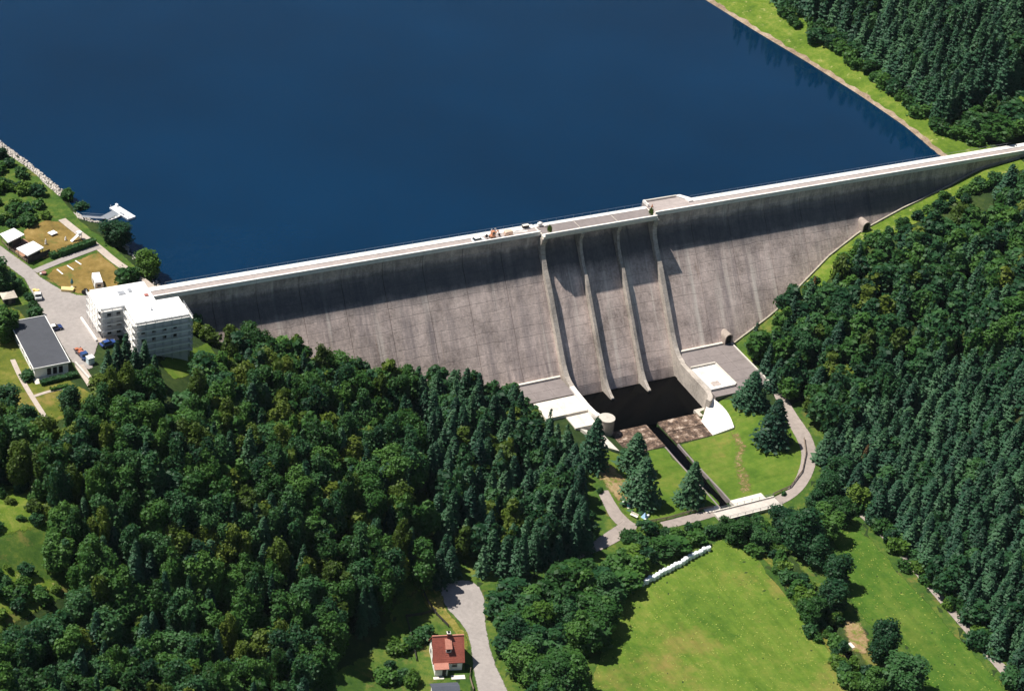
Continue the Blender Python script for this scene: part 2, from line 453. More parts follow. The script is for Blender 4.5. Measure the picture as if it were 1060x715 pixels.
def ribbon(name, pts, width, mat, off=.09, kind='structure', z=None):
    """strip of road: quads across, following the ground"""
    P = smooth_line(pts)
    T = np.gradient(P, axis=0); T /= np.linalg.norm(T, axis=1)[:, None]+1e-9
    Nn = np.stack([-T[:, 1], T[:, 0]], 1)
    wv = np.full(len(P), float(width)) if np.isscalar(width) else interp(np.linspace(0, 1, len(P)), np.linspace(0, 1, len(width)), width)
    # subdivide along
    k = 3; tt = np.linspace(0, len(P)-1, (len(P)-1)*k+1)
    P2 = np.stack([interp(tt, np.arange(len(P)), P[:, i]) for i in (0, 1)], 1)
    N2 = np.stack([interp(tt, np.arange(len(P)), Nn[:, i]) for i in (0, 1)], 1); w2 = interp(tt, np.arange(len(P)), wv)
    cols = np.array([-.5, -.38, 0, .38, .5]); V = []
    for p, nn, ww in zip(P2, N2, w2):
        for c in cols:
            x, y = p+nn*ww*c; V.append((x, y, (gz(x, y) if z is None else z)+off))
    F = []
    for i in range(len(P2)-1):
        for j in range(4): F.append((i*5+j, (i+1)*5+j, (i+1)*5+j+1, i*5+j+1))
    V = np.array(V); F = np.array(F)[:, ::-1]
    me = np_mesh(name, V, F)
    if me.polygons[0].normal.z < 0: me.flip_normals()
    fa = me.attributes.new('fade', 'FLOAT', 'POINT'); fa.data.foreach_set('value', np.tile([.15, 1, 1, 1, .15], len(P2)).astype(np.float32))
    return tag(link(name, me, mat), kind=kind)
# ================================================================== THE SETTING
gx = np.unique(np.round(np.concatenate([np.arange(-900, -260, 40), np.arange(-260, 330, 2.0), np.arange(330, 1000, 40),
     np.arange(-16.5, 2, .5), [-21.25, -21.15, 17.85, 17.95]]), 3))
gy = np.unique(np.round(np.concatenate([np.arange(-700, -240, 40), np.arange(-240, 240, 2.0), np.arange(240, 1400, 40),
     np.arange(-5, 0, .5), [-51.95, -51.85]]), 3))
GX, GY = np.meshgrid(gx, gy)
GZ = height(GX, GY)
roughm = (GX > 19) | (GX < -60) | (GY < -105)
GZ = GZ + np.where((GY < -6) & roughm, .12*np.sin(GX*.9+1.3*np.sin(GY*.31))*np.sin(GY*.77+GX*.13), 0)*np.where(GX < -146, 0, 1)
V = np.stack([GX.ravel(), GY.ravel(), GZ.ravel()], 1)
ny, nx = GX.shape
I = (np.arange(ny-1)[:, None]*nx+np.arange(nx-1)[None]).ravel()
F = np.stack([I, I+1, I+1+nx, I+nx], 1)
tag(link('ground', np_mesh('ground', V, F, M_ground, True)), kind='structure')

def wsheet(name, x0, x1, y0, y1, z, mat):
    me = MB().add([(x0, y0, z), (x1, y0, z), (x1, y1, z), (x0, y1, z)], [(0, 1, 2, 3)]).mesh(name)
    if me.polygons[0].normal.z < 0: me.flip_normals()
    return tag(link(name, me, mat), kind='structure')
wsheet('reservoir_water', -880, 980, -.35, 1300, -2.0, M_lake)
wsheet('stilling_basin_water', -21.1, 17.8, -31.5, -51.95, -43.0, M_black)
# stream water: narrow ribbon in the channel
ys = np.arange(-230, -52.5, 3.0); sv = []
for y in ys:
    xx = float(stream_x(y)); hw = 2.1
    zz = float(interp(y, [-240, -100, -64, -52], [-43.6, -42.75, -43.25, -43.3]))
    sv += [(xx-hw, y, zz), (xx+hw, y, zz)]
sf = np.array([(2*i, 2*i+1, 2*i+3, 2*i+2) for i in range(len(ys)-1)])
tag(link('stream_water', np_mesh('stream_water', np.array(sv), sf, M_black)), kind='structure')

def G(*pts): return [tuple(atg(x, y)[:2]) for x, y in pts]
def Z0(*pts, z=0.0): return [tuple(at(x, y, z)[:2]) for x, y in pts]

# --- grass sheets
MEADOW1 = G((744, 557), (765, 566), (787, 580), (806, 606), (830, 636), (850, 660), (868, 690), (885, 725), (880, 760), (612, 760), (612, 715), (616, 690), (626, 662), (644, 622), (660, 605), (735, 566))
MEADOW2 = G((858, 547), (880, 542), (903, 558), (938, 600), (985, 652), (1035, 705), (1050, 730), (1060, 760), (975, 760), (955, 705), (940, 670), (918, 652), (897, 645), (882, 628), (876, 600), (868, 570))
LAWN = G((742, 411), (767, 413), (785, 428), (812, 438), (831, 452), (833, 470), (829, 490), (815, 507), (800, 514), (770, 514), (757, 520), (749, 512), (704, 460), (740, 450), (761, 442))
LAWN2 = G((688, 463), (746, 522), (738, 526), (700, 535), (668, 541), (650, 534), (634, 518), (622, 496), (616, 470), (622, 462), (640, 470), (660, 470))
ysf = np.arange(-215, -65, 4.0)
sL = [(float(stream_x(y))-2.7, float(y)) for y in ysf]; sR = [(float(stream_x(y))+2.7, float(y)) for y in ysf]
drape('valley_floor', [(-112, -60), (-60, -64), (-24, -66)]+sL[::-1]+[(-100, -215), (-118, -150), (-112, -112)], M_rough, .06, cell=2.0, fw=3)
drape('valley_floor', sR+[(20, -66), (46, -60), (50, -90), (44, -115), (36, -160), (30, -215)], M_rough, .06, cell=2.0, fw=3)
drape('meadow', wobble(MEADOW1, 2.5, .35, 3), M_meadow, .10)
drape('lower_meadow', wobble(MEADOW2, 2.5, .35, 4), M_strip, .10)
drape('lawn', LAWN, M_lawn, .10, fw=.5)
drape('spillway_lawn', wobble(LAWN2, 3, .3, 6), M_lawn, .10)
ribbon('meadow_verge', G((757, 557), (778, 567), (800, 582), (818, 607), (840, 637), (858, 664), (875, 690), (893, 725)), [1.5, 2.2, 2.5, 3.4, 3], M_edge, .15)
drape('dry_patch', G((872, 640), (892, 644), (902, 664), (898, 680), (882, 676), (872, 655)), M_soil, .2, fw=3, fmax=.6)
drape('trodden_track', G((752, 446), (766, 446), (775, 462), (771, 478), (778, 494), (782, 510), (764, 512), (761, 494), (757, 478), (760, 464)), M_soil, .16, fw=6, fmax=.25)
drape('needle_carpet', G((616, 472), (638, 484), (654, 500), (662, 522), (645, 528), (626, 505), (612, 488)), M_soil, .17, fw=4, fmax=.5)
# clearings on the left slope
drape('clearing_scrub', G((-15, 498), (45, 502), (66, 530), (62, 556), (84, 596), (70, 618), (30, 642), (-15, 665)), M_rough, .14, fw=3)
drape('hill_clearing', G((-15, 508), (20, 503), (42, 508), (55, 530), (48, 548), (24, 553), (-15, 558)), M_bank, .2, fw=3)
drape('lower_clearing', G((-15, 582), (30, 592), (70, 603), (52, 618), (20, 635), (-15, 655)), M_bank, .2, fw=3)
drape('house_garden', wobble(G((404, 628), (432, 606), (455, 606), (470, 614), (486, 640), (488, 672), (476, 690), (440, 725), (330, 725), (345, 695), (385, 672)), 2, .4, 11), M_rough, .12, fw=2.5)
drape('turning_verge', wobble(G((434, 608), (450, 604), (457, 612), (462, 630), (475, 645), (484, 655), (486, 672), (478, 676), (470, 655), (455, 640), (440, 628)), 1.5, .25, 12), M_edge, .17, fw=1.4)
drape('building_lawn', wobble(G((160, 372), (195, 362), (215, 352), (225, 368), (205, 388), (180, 395)), 2, .3, 13), M_lawn, .15, fw=1.5)
# right shore: pebble strip, grass bank
def shore(er0, er1, mat, name, off, ylist=np.arange(2.0, 215, 2.0)):
    sr_ = interp(ylist, SHY, SHX)
    cols = np.linspace(er0, er1, 9); V = []; 
    for y, s in zip(ylist, sr_):
        j = .35*math.sin(y*.9)+.3*math.sin(y*.37+1)
        for c in cols:
            x = s+c+(j if c in (cols[0], cols[-1]) else 0); V.append((x, y, gz(x, y)+off))
    n = len(cols); F = np.array([(i*n+k, i*n+k+1, (i+1)*n+k+1, (i+1)*n+k) for i in range(len(ylist)-1) for k in range(n-1)])
    me = np_mesh(name, np.array(V), F); fa = me.attributes.new('fade', 'FLOAT', 'POINT'); fa.data.foreach_set('value', np.tile([.4]+[1]*(n-2)+[0.1], len(ylist)).astype(np.float32))
    return tag(link(name, me, mat), kind='structure')
shore(-1.0, 1.9, M_pebble, 'pebble_shore', .10)
shore(1.5, 20.0, M_bank, 'shore_bank', .14)
drape('apron_verge', wobble(G((757, 359), (768, 357), (800, 330), (820, 318), (800, 345), (780, 372), (786, 390), (778, 384)), 2, .3, 15), M_bank, .15, fw=1.5)
# left plateau
drape('plateau_grass', wobble(Z0((-40, 140), (0, 152), (40, 182), (62, 203), (84, 229), (110, 248), (150, 285), (158, 296), (140, 300), (60, 310), (-60, 330)), 3, .2, 16), M_rough, .05, z=-.1)
drape('garden_grass', Z0((-70, 300), (20, 320), (40, 345), (75, 395), (105, 412), (98, 425), (45, 440), (-70, 440)), M_garden, .05, z=-.1)
drape('dry_lawn', wobble(Z0((24, 238), (47.5, 227.5), (64, 229.5), (79, 242), (90, 251), (61, 263), (45, 269), (25, 252)), 2, .15, 17), M_dry, .10, z=-.1)
drape('parking_lawn', wobble(Z0((55, 278), (80, 269), (101, 260.5), (121, 277), (132, 286), (126, 296), (100, 303), (80, 304), (60, 296), (47, 286)), 2, .15, 18), M_dry, .10, z=-.1)
drape('car_park', Z0((-40, 225), (0, 253.5), (28, 273.5), (35, 279), (43, 287), (62, 298.5), (80, 305), (100, 306), (150, 296), (160, 303), (140, 330), (104, 350), (97, 372), (97, 381), (90, 383), (74, 375), (42, 322), (25, 289), (0, 270), (-40, 245)), M_asphalt, .12, z=-.1)
ribbon('shore_path', Z0((64, 227), (75, 236), (88, 246), (102, 256), (118, 270), (145, 288), (160, 300)), 2.4, M_path, .14, z=-.1)
ribbon('cross_path', Z0((36, 281), (60, 271), (80, 263.5), (103, 255)), 2.3, M_asphalt, .17, z=-.1)
ribbon('garden_path', Z0((13, 372), (22, 392), (34, 412), (47, 432)), 1.3, M_path, .11, z=-.1)
ribbon('garden_cross_path', Z0((35, 410), (50, 405), (70, 401)), 1.0, M_path, .13, z=-.1)
ribbon('stepped_walk', [*Z0((82, 378), (91, 392), (101, 408))], 2.4, M_path, .18, z=-.1)
ribbon('building_terrace', Z0((101, 352), (112, 351), (122, 349)), 2.6, M_path, .16, z=-.1)
# valley roads
ribbon('access_road', G((742, 529), (720, 536), (697, 541), (672, 550), (655, 548), (640, 537), (631, 522), (624, 508)), [3.6, 3.4, 3.3, 4.2, 4.5, 3.6, 3.2], M_road, .16)
ribbon('access_road_branch', G((652, 545), (640, 552), (622, 563), (600, 572), (570, 585)), [5.5, 4, 3.2], M_road, .20)
ribbon('loop_road', G((804, 519), (818, 512), (829, 500), (836, 484), (838, 468), (832, 452), (823, 438), (815, 425), (805, 405), (795, 385)), [3.6, 3.4, 4.0, 4.6, 5.2, 4.4, 3.6, 3.4], M_road, .16)
ribbon('valley_path', G((838, 478), (850, 470), (866, 500), (880, 520), (908, 545), (945, 585), (990, 637), (1037, 692), (1065, 722)), [4.2, 3.2, 3.0], M_road, .19)
drape('house_lane', G((455, 609), (462, 603), (474, 600), (488, 601), (497, 608), (502, 620), (503, 645), (507, 668), (514, 690), (526, 715), (545, 750), (505, 750), (494, 715), (489, 690), (487, 670), (483, 655), (475, 643), (464, 632), (456, 620)), M_asphalt, .16, fw=.8)

# ================================================================== DAM
dam = thing('gravity_dam', 'long straight concrete gravity dam with stained downstream face and central spillway', 'dam')
FACE = [(-5.2, 0.0), (-5.2, -3.0), (-5.6, -4.9), (-6.6, -6.8), (-8.2, -9.0)]
SL = .70
def face_y(z):  # downstream face at height z
    if z < -9.0: return -8.2+SL*(z+9.0)
    return float(interp(-z, [0, 3, 4.9, 6.8, 9.0], [-5.2, -5.2, -5.6, -6.6, -8.2]))
def block_profile(zb, inset=0.0):
    if zb > -8.8:
        down = [(y+inset, z-.02 if z == 0 else z) for y, z in FACE if z > zb]+[(face_y(zb)+inset, zb)]
    else:
        down = [(y+inset, z-.02 if z == 0 else z) for y, z in FACE]+[(face_y(zb)+inset, zb)]
    return [(0.0-inset, -.02)]+down+[(0.0-inset, zb)]
PIERS = [-20.8, -7.7, 5.4, 18.5]
left_edges = list(np.linspace(-150, -21.3, 11)); right_edges = list(np.linspace(19.0, 185, 13))
for edges in (left_edges, right_edges):
    for a, b in zip(edges[:-1], edges[1:]):
        xs_ = np.linspace(a, b, 5)
        zb = min(min(gz(x, face_y(-9-8*k)) for x in xs_ for k in range(4)), min(gz(x, -9) for x in xs_), -6)-2.0
        zb = max(zb, -41.0)
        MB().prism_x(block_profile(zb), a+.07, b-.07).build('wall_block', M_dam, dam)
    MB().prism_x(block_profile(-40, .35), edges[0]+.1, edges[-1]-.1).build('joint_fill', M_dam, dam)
# overflow bays
BAY = [(-.05, -46), (-.05, -3.2), (-.8, -2.0), (-1.8, -1.75), (-3.0, -2.4), (-4.4, -4.4), (-6.3, -7.0), (-8.2, -9.6), (-27.6, -37.3), (-29.6, -40.6), (-30.9, -43.4), (-31.3, -46)]
for k in range(3):
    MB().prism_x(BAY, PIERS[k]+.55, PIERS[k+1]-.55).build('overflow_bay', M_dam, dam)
# piers: blade standing proud of the face, foot flicking out into the basin
def off(z, d): return face_y(z)-d
def pier_prof(outer):
    p = [(-1.0, -.75), (-6.9, -.75), (-7.0, -2.6), (-7.2, -4.4), (-7.9, -6.4), (-9.0, -8.2), (-10.1, -9.9)]
    p += [(off(z, 1.9), z) for z in (-14, -20, -26, -31)]
    if outer: p += [(off(-33, 2.1), -33.), (-28.6, -34.6), (-30.0, -35.8), (-31.6, -36.6), (-33.4, -37.0), (-33.4, -46), (-1, -46)]
    else: p += [(off(-34, 2.0), -34.), (-29.7, -36.6), (-31.3, -38.8), (-33.2, -40.6), (-35.4, -41.9), (-36.6, -42.3), (-36.6, -42.8), (-33.6, -43.4), (-32.6, -46), (-1, -46)]
    return p
for i, x in enumerate(PIERS):
    wdt = .75 if i in (0, 3) else .48
    pr = MB().prism_x(pier_prof(i in (0, 3)), x-wdt, x+wdt).build('spillway_pier', M_pier, dam)
    # corbelled head carrying the bridge
    MB().prism_x([(-5.0, -.76), (-7.55, -.76), (-7.55, -1.5), (-6.95, -3.2), (-5.0, -3.2)], x-wdt-.10, x+wdt+.10).build('corbel', M_pier, pr)
# bridge over the bays
MB().prism_x([(.1, -.75), (-7.5, -.75), (-7.5, 0.0), (.1, 0.0)], -21.2, 18.9).build('bridge_girder', M_conc, dam)
for k in range(3):
    x0, x1 = PIERS[k]+.12, PIERS[k+1]-.12
    MB().prism_x([(-1.55, .02), (-6.0, .02), (-6.0, .1), (-1.55, .1)], x0, x1).build('deck_slab', M_slab, dam)
    MB().prism_x([(-1.5, .02), (-.02, .02), (-.02, .22), (-1.5, .22)], x0-.1, x1+.1).build('footway', M_white, dam)
    MB().prism_x([(-6.05, .02), (-7.62, .02), (-7.62, 1.0), (-7.1, 1.0), (-7.05, .28), (-6.05, .28)], x0-.1, x1+.1).build('bridge_parapet', M_white, dam)
# crest roadway, footway and parapets in lengths
M_crest = plain('crest_paving', (.36, .31, .295), .9, .14, .7, bumpy=.1)
for edges in (left_edges, right_edges):
    for a, b in zip(edges[:-1], edges[1:]):
        a2, b2 = a+.03, b-.03
        MB().prism_x([(-1.75, -.015), (-4.75, -.015), (-4.75, .06), (-1.75, .06)], a2, b2).build('crest_road_slab', M_crest, dam)
        if not (a < 34 and b > 20):
            MB().prism_x([(-1.72, -.015), (.12, -.015), (.12, .35), (-.5, .35), (-.5, .24), (-1.72, .24)], a2, b2).build('crest_footway', M_white, dam)
        MB().prism_x([(-4.72, -.015), (-5.42, -.015), (-5.42, -.45), (-5.55, -.45), (-5.55, .95), (-5.05, .95), (-5.05, .2), (-4.72, .2)], a2, b2).build('crest_parapet', M_white, dam)
# upstream handrail
M_rail = plain('painted_rail', (.16, .18, .20), .5, .1, 3)
rl = MB()
for x in np.arange(-136, 166, 3.0):
    if not (19 < x < 35): rl.bar((x, .05, .3), (x, .05, 1.25), .05)
for x0, x1 in ((-136, 19.4), (35, 166)): rl.bar((x0, .05, 1.25), (x1, .05, 1.25), .06)
rl.build('upstream_handrail', M_rail, dam)
# lookout bay on the lake side
lo = [(19.2, .3), (34.6, .3), (32.6, 4.2), (19.2, 4.2)]
MB().prism_z([(19.2, -1.7), (34.4, -1.7), (34.4, .3), (32.8, 2.8), (19.2, 2.8)], -3.5, .05).build('lookout_platform', M_crest, dam)
lp = MB(); lp.bar((19.5, -.4, .5), (19.5, 2.6, .5), .35, .9); lp.build('lookout_parapet', M_white, dam)
lp = MB(); lp.bar((19.3, 2.7, .35), (31.6, 2.7, .35), .4, .6); lp.build('lookout_parapet', M_conc, dam)
MB().prism_z([(31.0, 2.9), (33.0, 2.9), (35.2, .2), (35.2, -1.7), (33.6, -1.7), (33.2, .0)], -.02, .55).build('lookout_ramp', M_white, dam)
MB().prism_x([(-1.72, -.015), (.12, -.015), (.12, .35), (-.5, .35), (-.5, .24), (-1.72, .24)], 35.25, 46.6).build('crest_footway', M_white, dam)
# gallery portals: arched hoods on the face
def portal(x, z, w_, h_, d_):
    yf = face_y(z); n = 10
    arc = [(-w_/2, 0), (-w_/2, h_-w_/2)]+[(-w_/2*math.cos(math.pi*k/n), h_-w_/2+w_/2*math.sin(math.pi*k/n)) for k in range(1, n)]+[(w_/2, h_-w_/2), (w_/2, 0)]
    t = .35
    outer_ = [(-w_/2-t, 0), (-w_/2-t, h_-w_/2)]+[(-(w_/2+t)*math.cos(math.pi*k/n), h_-w_/2+(w_/2+t)*math.sin(math.pi*k/n)) for k in range(1, n)]+[(w_/2+t, h_-w_/2), (w_/2+t, 0)]
    m = len(arc); y0, y1 = yf+h_*SL+1.0, yf-d_
    v = []
    for yy in (y0, y1):
        v += [(x+a, yy, z+b) for a, b in arc]; v += [(x+a, yy, z+b) for a, b in outer_]
    f = []
    for k in range(m-1):
        f += [(k, k+1, 2*m+k+1, 2*m+k), (m+k, 3*m+k, 3*m+k+1, m+k+1), (2*m+k, 2*m+k+1, 3*m+k+1, 3*m+k)]
    o = MB().add(v, f).build('gallery_portal', plain('portal_concrete', (.36, .30, .26), .9, .2, 1.2), dam)
    MB().add([(x+a, yf-d_+.45, z+b) for a, b in arc], [tuple(range(m))]).build('portal_gate', M_dark, o)
pz = at(749, 352, -35.5)
portal(38.0, -36.9, 2.2, 3.1, 1.2)
portal(97.5, gz(97.5, -15)-.2, 2.3, 3.3, 1.3)
# kerb along the foot of the face
MB().prism_x([(-28.6, -38.5), (-28.6, -36.4), (-27.9, -36.4), (-27.4, -37.4), (-27.4, -38.5)], 20.0, 36.2).build('toe_kerb', M_conc, dam)
MB().prism_x([(-28.6, -38.5), (-28.6, -36.4), (-27.9, -36.4), (-27.4, -37.4), (-27.4, -38.5)], -41.0, -22.2).build('toe_kerb', M_conc, dam)
# kerb climbing the right abutment along the contact line
tk = []
for x in np.arange(39.9, 168, 3.0):
    z = -37.0
    for _ in range(30):
        y = face_y(z); z = z*.5+.5*gz(x, y-.6)
    tk.append((x, face_y(z)-.35, z+.25))
for a, b in zip(tk[:-1], tk[1:]):
    MB().bar(a, b, .5, .5).build('abutment_kerb', plain('mossy_kerb', (.33, .30, .24), .9, .25, 1.5), dam)

ag = [(x, y-.3) for x, y, _ in tk if x > 64]; drape('abutment_grass', ag+[(x, y-(6.0+3*math.sin((x-64)/34))) for x, y in ag[::-1]], M_bank, .16, fw=1.5)
ag = [(x, y-.3) for x, y, _ in tk if x < 70]; drape('abutment_verge', ag+[(x, y-5) for x, y in ag[::-1]], M_rough, .16, fw=1.5)
# ================================================================== STILLING BASIN
basin = thing('stilling_basin', 'concrete stilling basin with dark water below the spillway', 'basin', (0, 0, 0))
def wall_line(pts, t, z0, z1, name, mat, parent):
    P = np.array(pts); T = np.gradient(P, axis=0); T /= np.linalg.norm(T, axis=1)[:, None]
    Nn = np.stack([-T[:, 1], T[:, 0]], 1)
    zt = np.broadcast_to(z1, (len(P),))
    m = MB(); L = P+Nn*t/2; R = P-Nn*t/2; n = len(P)
    v = [(*p, z0) for p in L]+[(*p, z0) for p in R]+[(*p, z) for p, z in zip(L, zt)]+[(*p, z) for p, z in zip(R, zt)]
    f = []
    for k in range(n-1):
        f += [(k, k+1, 2*n+k+1, 2*n+k), (n+k, 3*n+k, 3*n+k+1, n+k+1), (2*n+k, 2*n+k+1, 3*n+k+1, 3*n+k)]
    f += [(0, 2*n, 3*n, n), (n-1, 2*n-1, 4*n-1, 3*n-1)]
    return m.add(v, f).build(name, mat, parent)
rw = [(18.2, -33.3), (18.0, -38), (17.8, -43), (17.6, -48)]+[(14.6+3.0*math.cos(a), -48-5.5*math.sin(a)) for a in np.linspace(.15, 1.45, 8)]
wall_line(rw, 1.5, -46, -37.05, 'basin_wall', M_pier, basin)
lw_ = [(-20.9, -33.3), (-21.2, -38), (-21.4, -44), (-21.2, -47.5), (-20.6, -49.4)]
wall_line(lw_, 1.5, -46, -37.05, 'basin_wall', M_white, basin)
MB().cyl(-18.9, -51.3, -46, 2.5, 2.3, 8.7, 20).build('wall_roundhead', plain('roundhead_concrete', (.33, .29, .26), .9, .2, .8), basin)
MB().cyl(-18.9, -51.3, -37.29, 2.45, 2.45, .25, 20).build('roundhead_cap', plain('cap_concrete', (.50, .46, .41), .9, .15, 1), basin)
# end sill: two stained slabs with the outlet notch between them
def sill_mat():
    m, n, b = _mat('stained_sill'); co = geo_pos(n)
    f = noise(n, co, .45, 6, .75); g = noise(n, co, 3, 3, .6)
    c = ramp(n, f, [(.42, (.045, .028, .020)), (.53, (.15, .095, .065)), (.61, (.40, .31, .25)), (.74, (.60, .51, .43))])
    n.links.new(c, b.inputs['Base Color']); b.inputs['Roughness'].default_value = .9
    bump(n, b, g, .4, .1); return m
M_sill = sill_mat()
for x0, x1 in ((-17.6, -5.1), (-1.1, 12.6)):
    for k in range(2):
        y0, y1 = (-52.0, -57.6) if k == 0 else (-57.75, -63.4)
        MB().box((x0+x1)/2, (y0+y1)/2, -46 if k == 0 else -44.5, x1-x0, abs(y1-y0), 3.75 if k == 0 else 2.2, bev=.08).build('sill_slab', M_sill, basin)
# walls of the outlet channel
for s in (-1, 1):
    pts = [(float(stream_x(y))+s*2.25, y) for y in np.arange(-63.6, -96.0, -4.0)]
    wall_line(pts, .5, -45, [gz(p[0]+s*1.2, p[1])+.12 for p in pts], 'channel_wall', M_slab, basin)
# paved bank sweeping down from the right wing wall
A, B, C, D = at(735, 410, -37.6), at(726, 436, -42.2), at(738, 450, -42.1), at(760, 442, -40.0)
pv = []; n = 8
for i in range(n+1):
    for j in range(n+1):
        s, t = i/n, j/n
        p = (1-s)*((1-t)*A+t*B)+s*((1-t)*D+t*C)
        bow = math.sin(math.pi*s)*1.6*(1-t)
        p = p+np.array([bow, bow*.2, 0]); p[2] = max(p[2], gz(p[0], p[1])+.25); pv.append(p)
bm_ = MB(); up = [tuple(p) for p in pv]; dn = [(p[0], p[1], p[2]-1.2) for p in pv]; q = len(pv); ff = []
for i in range(n):
    for j in range(n):
        a = i*(n+1)+j; b = a+1; c = a+n+2; d = a+n+1; ff += [(a, b, c, d), (q+d, q+c, q+b, q+a)]
for i in range(n):
    for a, b in ((i, i+1), (n*(n+1)+i+1, n*(n+1)+i), ((i+1)*(n+1), i*(n+1)), (i*(n+1)+n, (i+1)*(n+1)+n)): ff.append((a, q+a, q+b, b))
MB().box(14.9, -52.3, -46, 4.6, 3.6, 4.0).build('wing_block', M_pier, basin)
bm_.add(up+dn, ff).build('bank_paving', M_white, basin)
# left bank paving
MB().hexa([(-28, -52, -44), (-21.2, -53.5, -45), (-20.0, -62, -45), (-24.5, -61, -44), (-28, -52, -38.4), (-21.4, -53.2, -40.6), (-20.2, -62, -41.4), (-24.5, -61, -39.6)]).build('bank_paving', M_conc, basin)
# aprons at the toe: separate paving bays
def apron(x0, x1, y0, y1, nx_, ny_, ztop, zbot, mat, name='apron_slab'):
    xs2 = np.linspace(x0, x1, nx_+1); ys2 = np.linspace(y0, y1, ny_+1)
    for i in range(nx_):
        for j in range(ny_):
            za = ztop+(zbot-ztop)*(ys2[j]-y0)/(y1-y0); zc = ztop+(zbot-ztop)*(ys2[j+1]-y0)/(y1-y0)
            a, b, c, d = xs2[i]+.03, xs2[i+1]-.03, ys2[j]-.03, ys2[j+1]+.03
            MB().hexa([(a, d, -40), (b, d, -40), (b, c, -40), (a, c, -40), (a, d, zc), (b, d, zc), (b, c, za), (a, c, za)]).build(name, mat, basin)
apron(19.2, 28.2, -28.65, -36.6, 2, 2, -37.0, -37.3, M_slab)
apron(28.2, 39.0, -28.65, -51.0, 2, 5, -37.0, -37.7, M_slab)
apron(19.2, 28.2, -48.7, -51.5, 2, 1, -38.1, -38.2, M_slab)
apron(19.3, 28.1, -36.7, -48.6, 1, 1, -37.35, -37.35, M_white, 'apron_pad')
M_grate = plain('grating', (.42, .36, .33), .8, .35, 5)
MB().box(22.3, -46.2, -37.34, 3.0, 2.3, .06).build('drain_grate', M_grate, basin)
MB().box(21.6, -39.6, -37.34, 2.2, 1.6, .05).build('inspection_cover', M_conc, basin)
kb = MB(); kb.box(23.7, -36.65, -38, 8.9, .4, 1.3).build('pad_kerb', M_conc, basin)
kb = MB(); kb.box(28.25, -42.6, -38, .4, 11.9, 1.05).build('pad_kerb', M_conc, basin)
MB().bar((39.3, -28.9, -37.1), (39.3, -51, -37.8), .4, .7).build('apron_kerb', M_kerb, basin)
apron(-40, -22.1, -28.65, -37.0, 3, 2, -37.0, -37.3, M_slab)
apron(-36, -22.1, -37.3, -45.4, 2, 1, -37.5, -37.5, M_conc, 'apron_pad')
apron(-29.5, -22.1, -45.7, -51.5, 2, 1, -38.2, -38.3, M_conc)

# ================================================================== ROAD BRIDGE OVER THE STREAM
br = thing('road_bridge', 'short pale concrete road bridge over the dark outlet channel', 'bridge', (0, 0, 0))
zb = -40.55
MB().box(-.2, -99.3, zb-.55, 20.5, 4.6, .6).build('bridge_deck', plain('bridge_concrete', (.50, .455, .41), .9, .14, 1), br)
for y in (-101.45, -97.15): MB().box(-.2, y, zb+.06, 20.5, .3, .28).build('bridge_kerb', M_conc, br)
for x in (-9.2, 9.0):
    MB().box(x, -99.3, -45, 1.4, 4.4, 4.44+.0).build('bridge_abutment', M_conc, br)
rb = MB()
for y in (-101.45, -97.15):
    for x in np.arange(-10, 10.1, 2.5): rb.bar((x, y, zb+.34), (x, y, zb+1.3), .07)
    for h in (.8, 1.3): rb.bar((-10.2, y, zb+h), (9.8, y, zb+h), .06)
rb.build('bridge_railing', M_rail, br)
hw = MB(); hw.box(2.6, -95.2, -42.5, 10.5, 2.4, 1.72).build('channel_headwall', M_conc, br)
MB().box(-9.6, -95.4, -42.5, 4.6, 2.0, 1.6).build('channel_headwall', M_conc, br)
# ================================================================== VEGETATION
def foliage_mat(name, c0, c1, c2, attr=False, trans=.22):
    m, n, b = _mat(name)
    tc = N(n, 'ShaderNodeTexCoord'); co = tc.outputs['Object'] if not attr else geo_pos(n)
    f = noise(n, co, .55, 4, .7)
    if attr: rnd = N(n, 'ShaderNodeAttribute', attribute_name='tint').outputs['Fac']
    else: rnd = N(n, 'ShaderNodeObjectInfo').outputs['Random']
    k = math_(n, 'ADD', math_(n, 'MULTIPLY', f, .55), math_(n, 'MULTIPLY', rnd, .45))
    col = ramp(n, k, [(.22, c0), (.48, c1), (.76, c2)])
    n.links.new(col, b.inputs['Base Color'])
    b.inputs['Roughness'].default_value = .55; b.inputs['Specular IOR Level'].default_value = .25
    tr = N(n, 'ShaderNodeBsdfTranslucent'); n.links.new(mixc(n, .5, col, (.14, .22, .03)), tr.inputs['Color'])
    mx = N(n, 'ShaderNodeMixShader'); mx.inputs[0].default_value = trans
    n.links.new(b.outputs[0], mx.inputs[1]); n.links.new(tr.outputs[0], mx.inputs[2])
    n.links.new(mx.outputs[0], n.nodes['Material Output'].inputs['Surface'])
    MATS[name] = m; return m
TONES = {  # dark, middle, light leaf colours
    'green': ((.016, .062, .016), (.040, .120, .024), (.082, .185, .034)),
    'dark':  ((.010, .048, .022), (.026, .092, .032), (.054, .142, .042)),
    'olive': ((.036, .074, .012), (.080, .132, .018), (.148, .195, .028)),
    'bright': ((.036, .100, .014), (.084, .172, .022), (.148, .240, .034)),
    'spruce': ((.009, .042, .022), (.022, .077, .036), (.047, .122, .050)),
    'fir':   ((.013, .052, .031), (.031, .094, .048), (.064, .148, .066)),
    'rust':  ((.070, .040, .014), (.16, .085, .024), (.26, .14, .04)),
}
FM = {k: foliage_mat('leaves_'+k, *v, trans=.26 if k in ('spruce', 'fir') else .38) for k, v in TONES.items()}
FMA = {k: foliage_mat('massed_leaves_'+k, *v, attr=True, trans=.26 if k in ('spruce', 'fir') else .38) for k, v in TONES.items()}

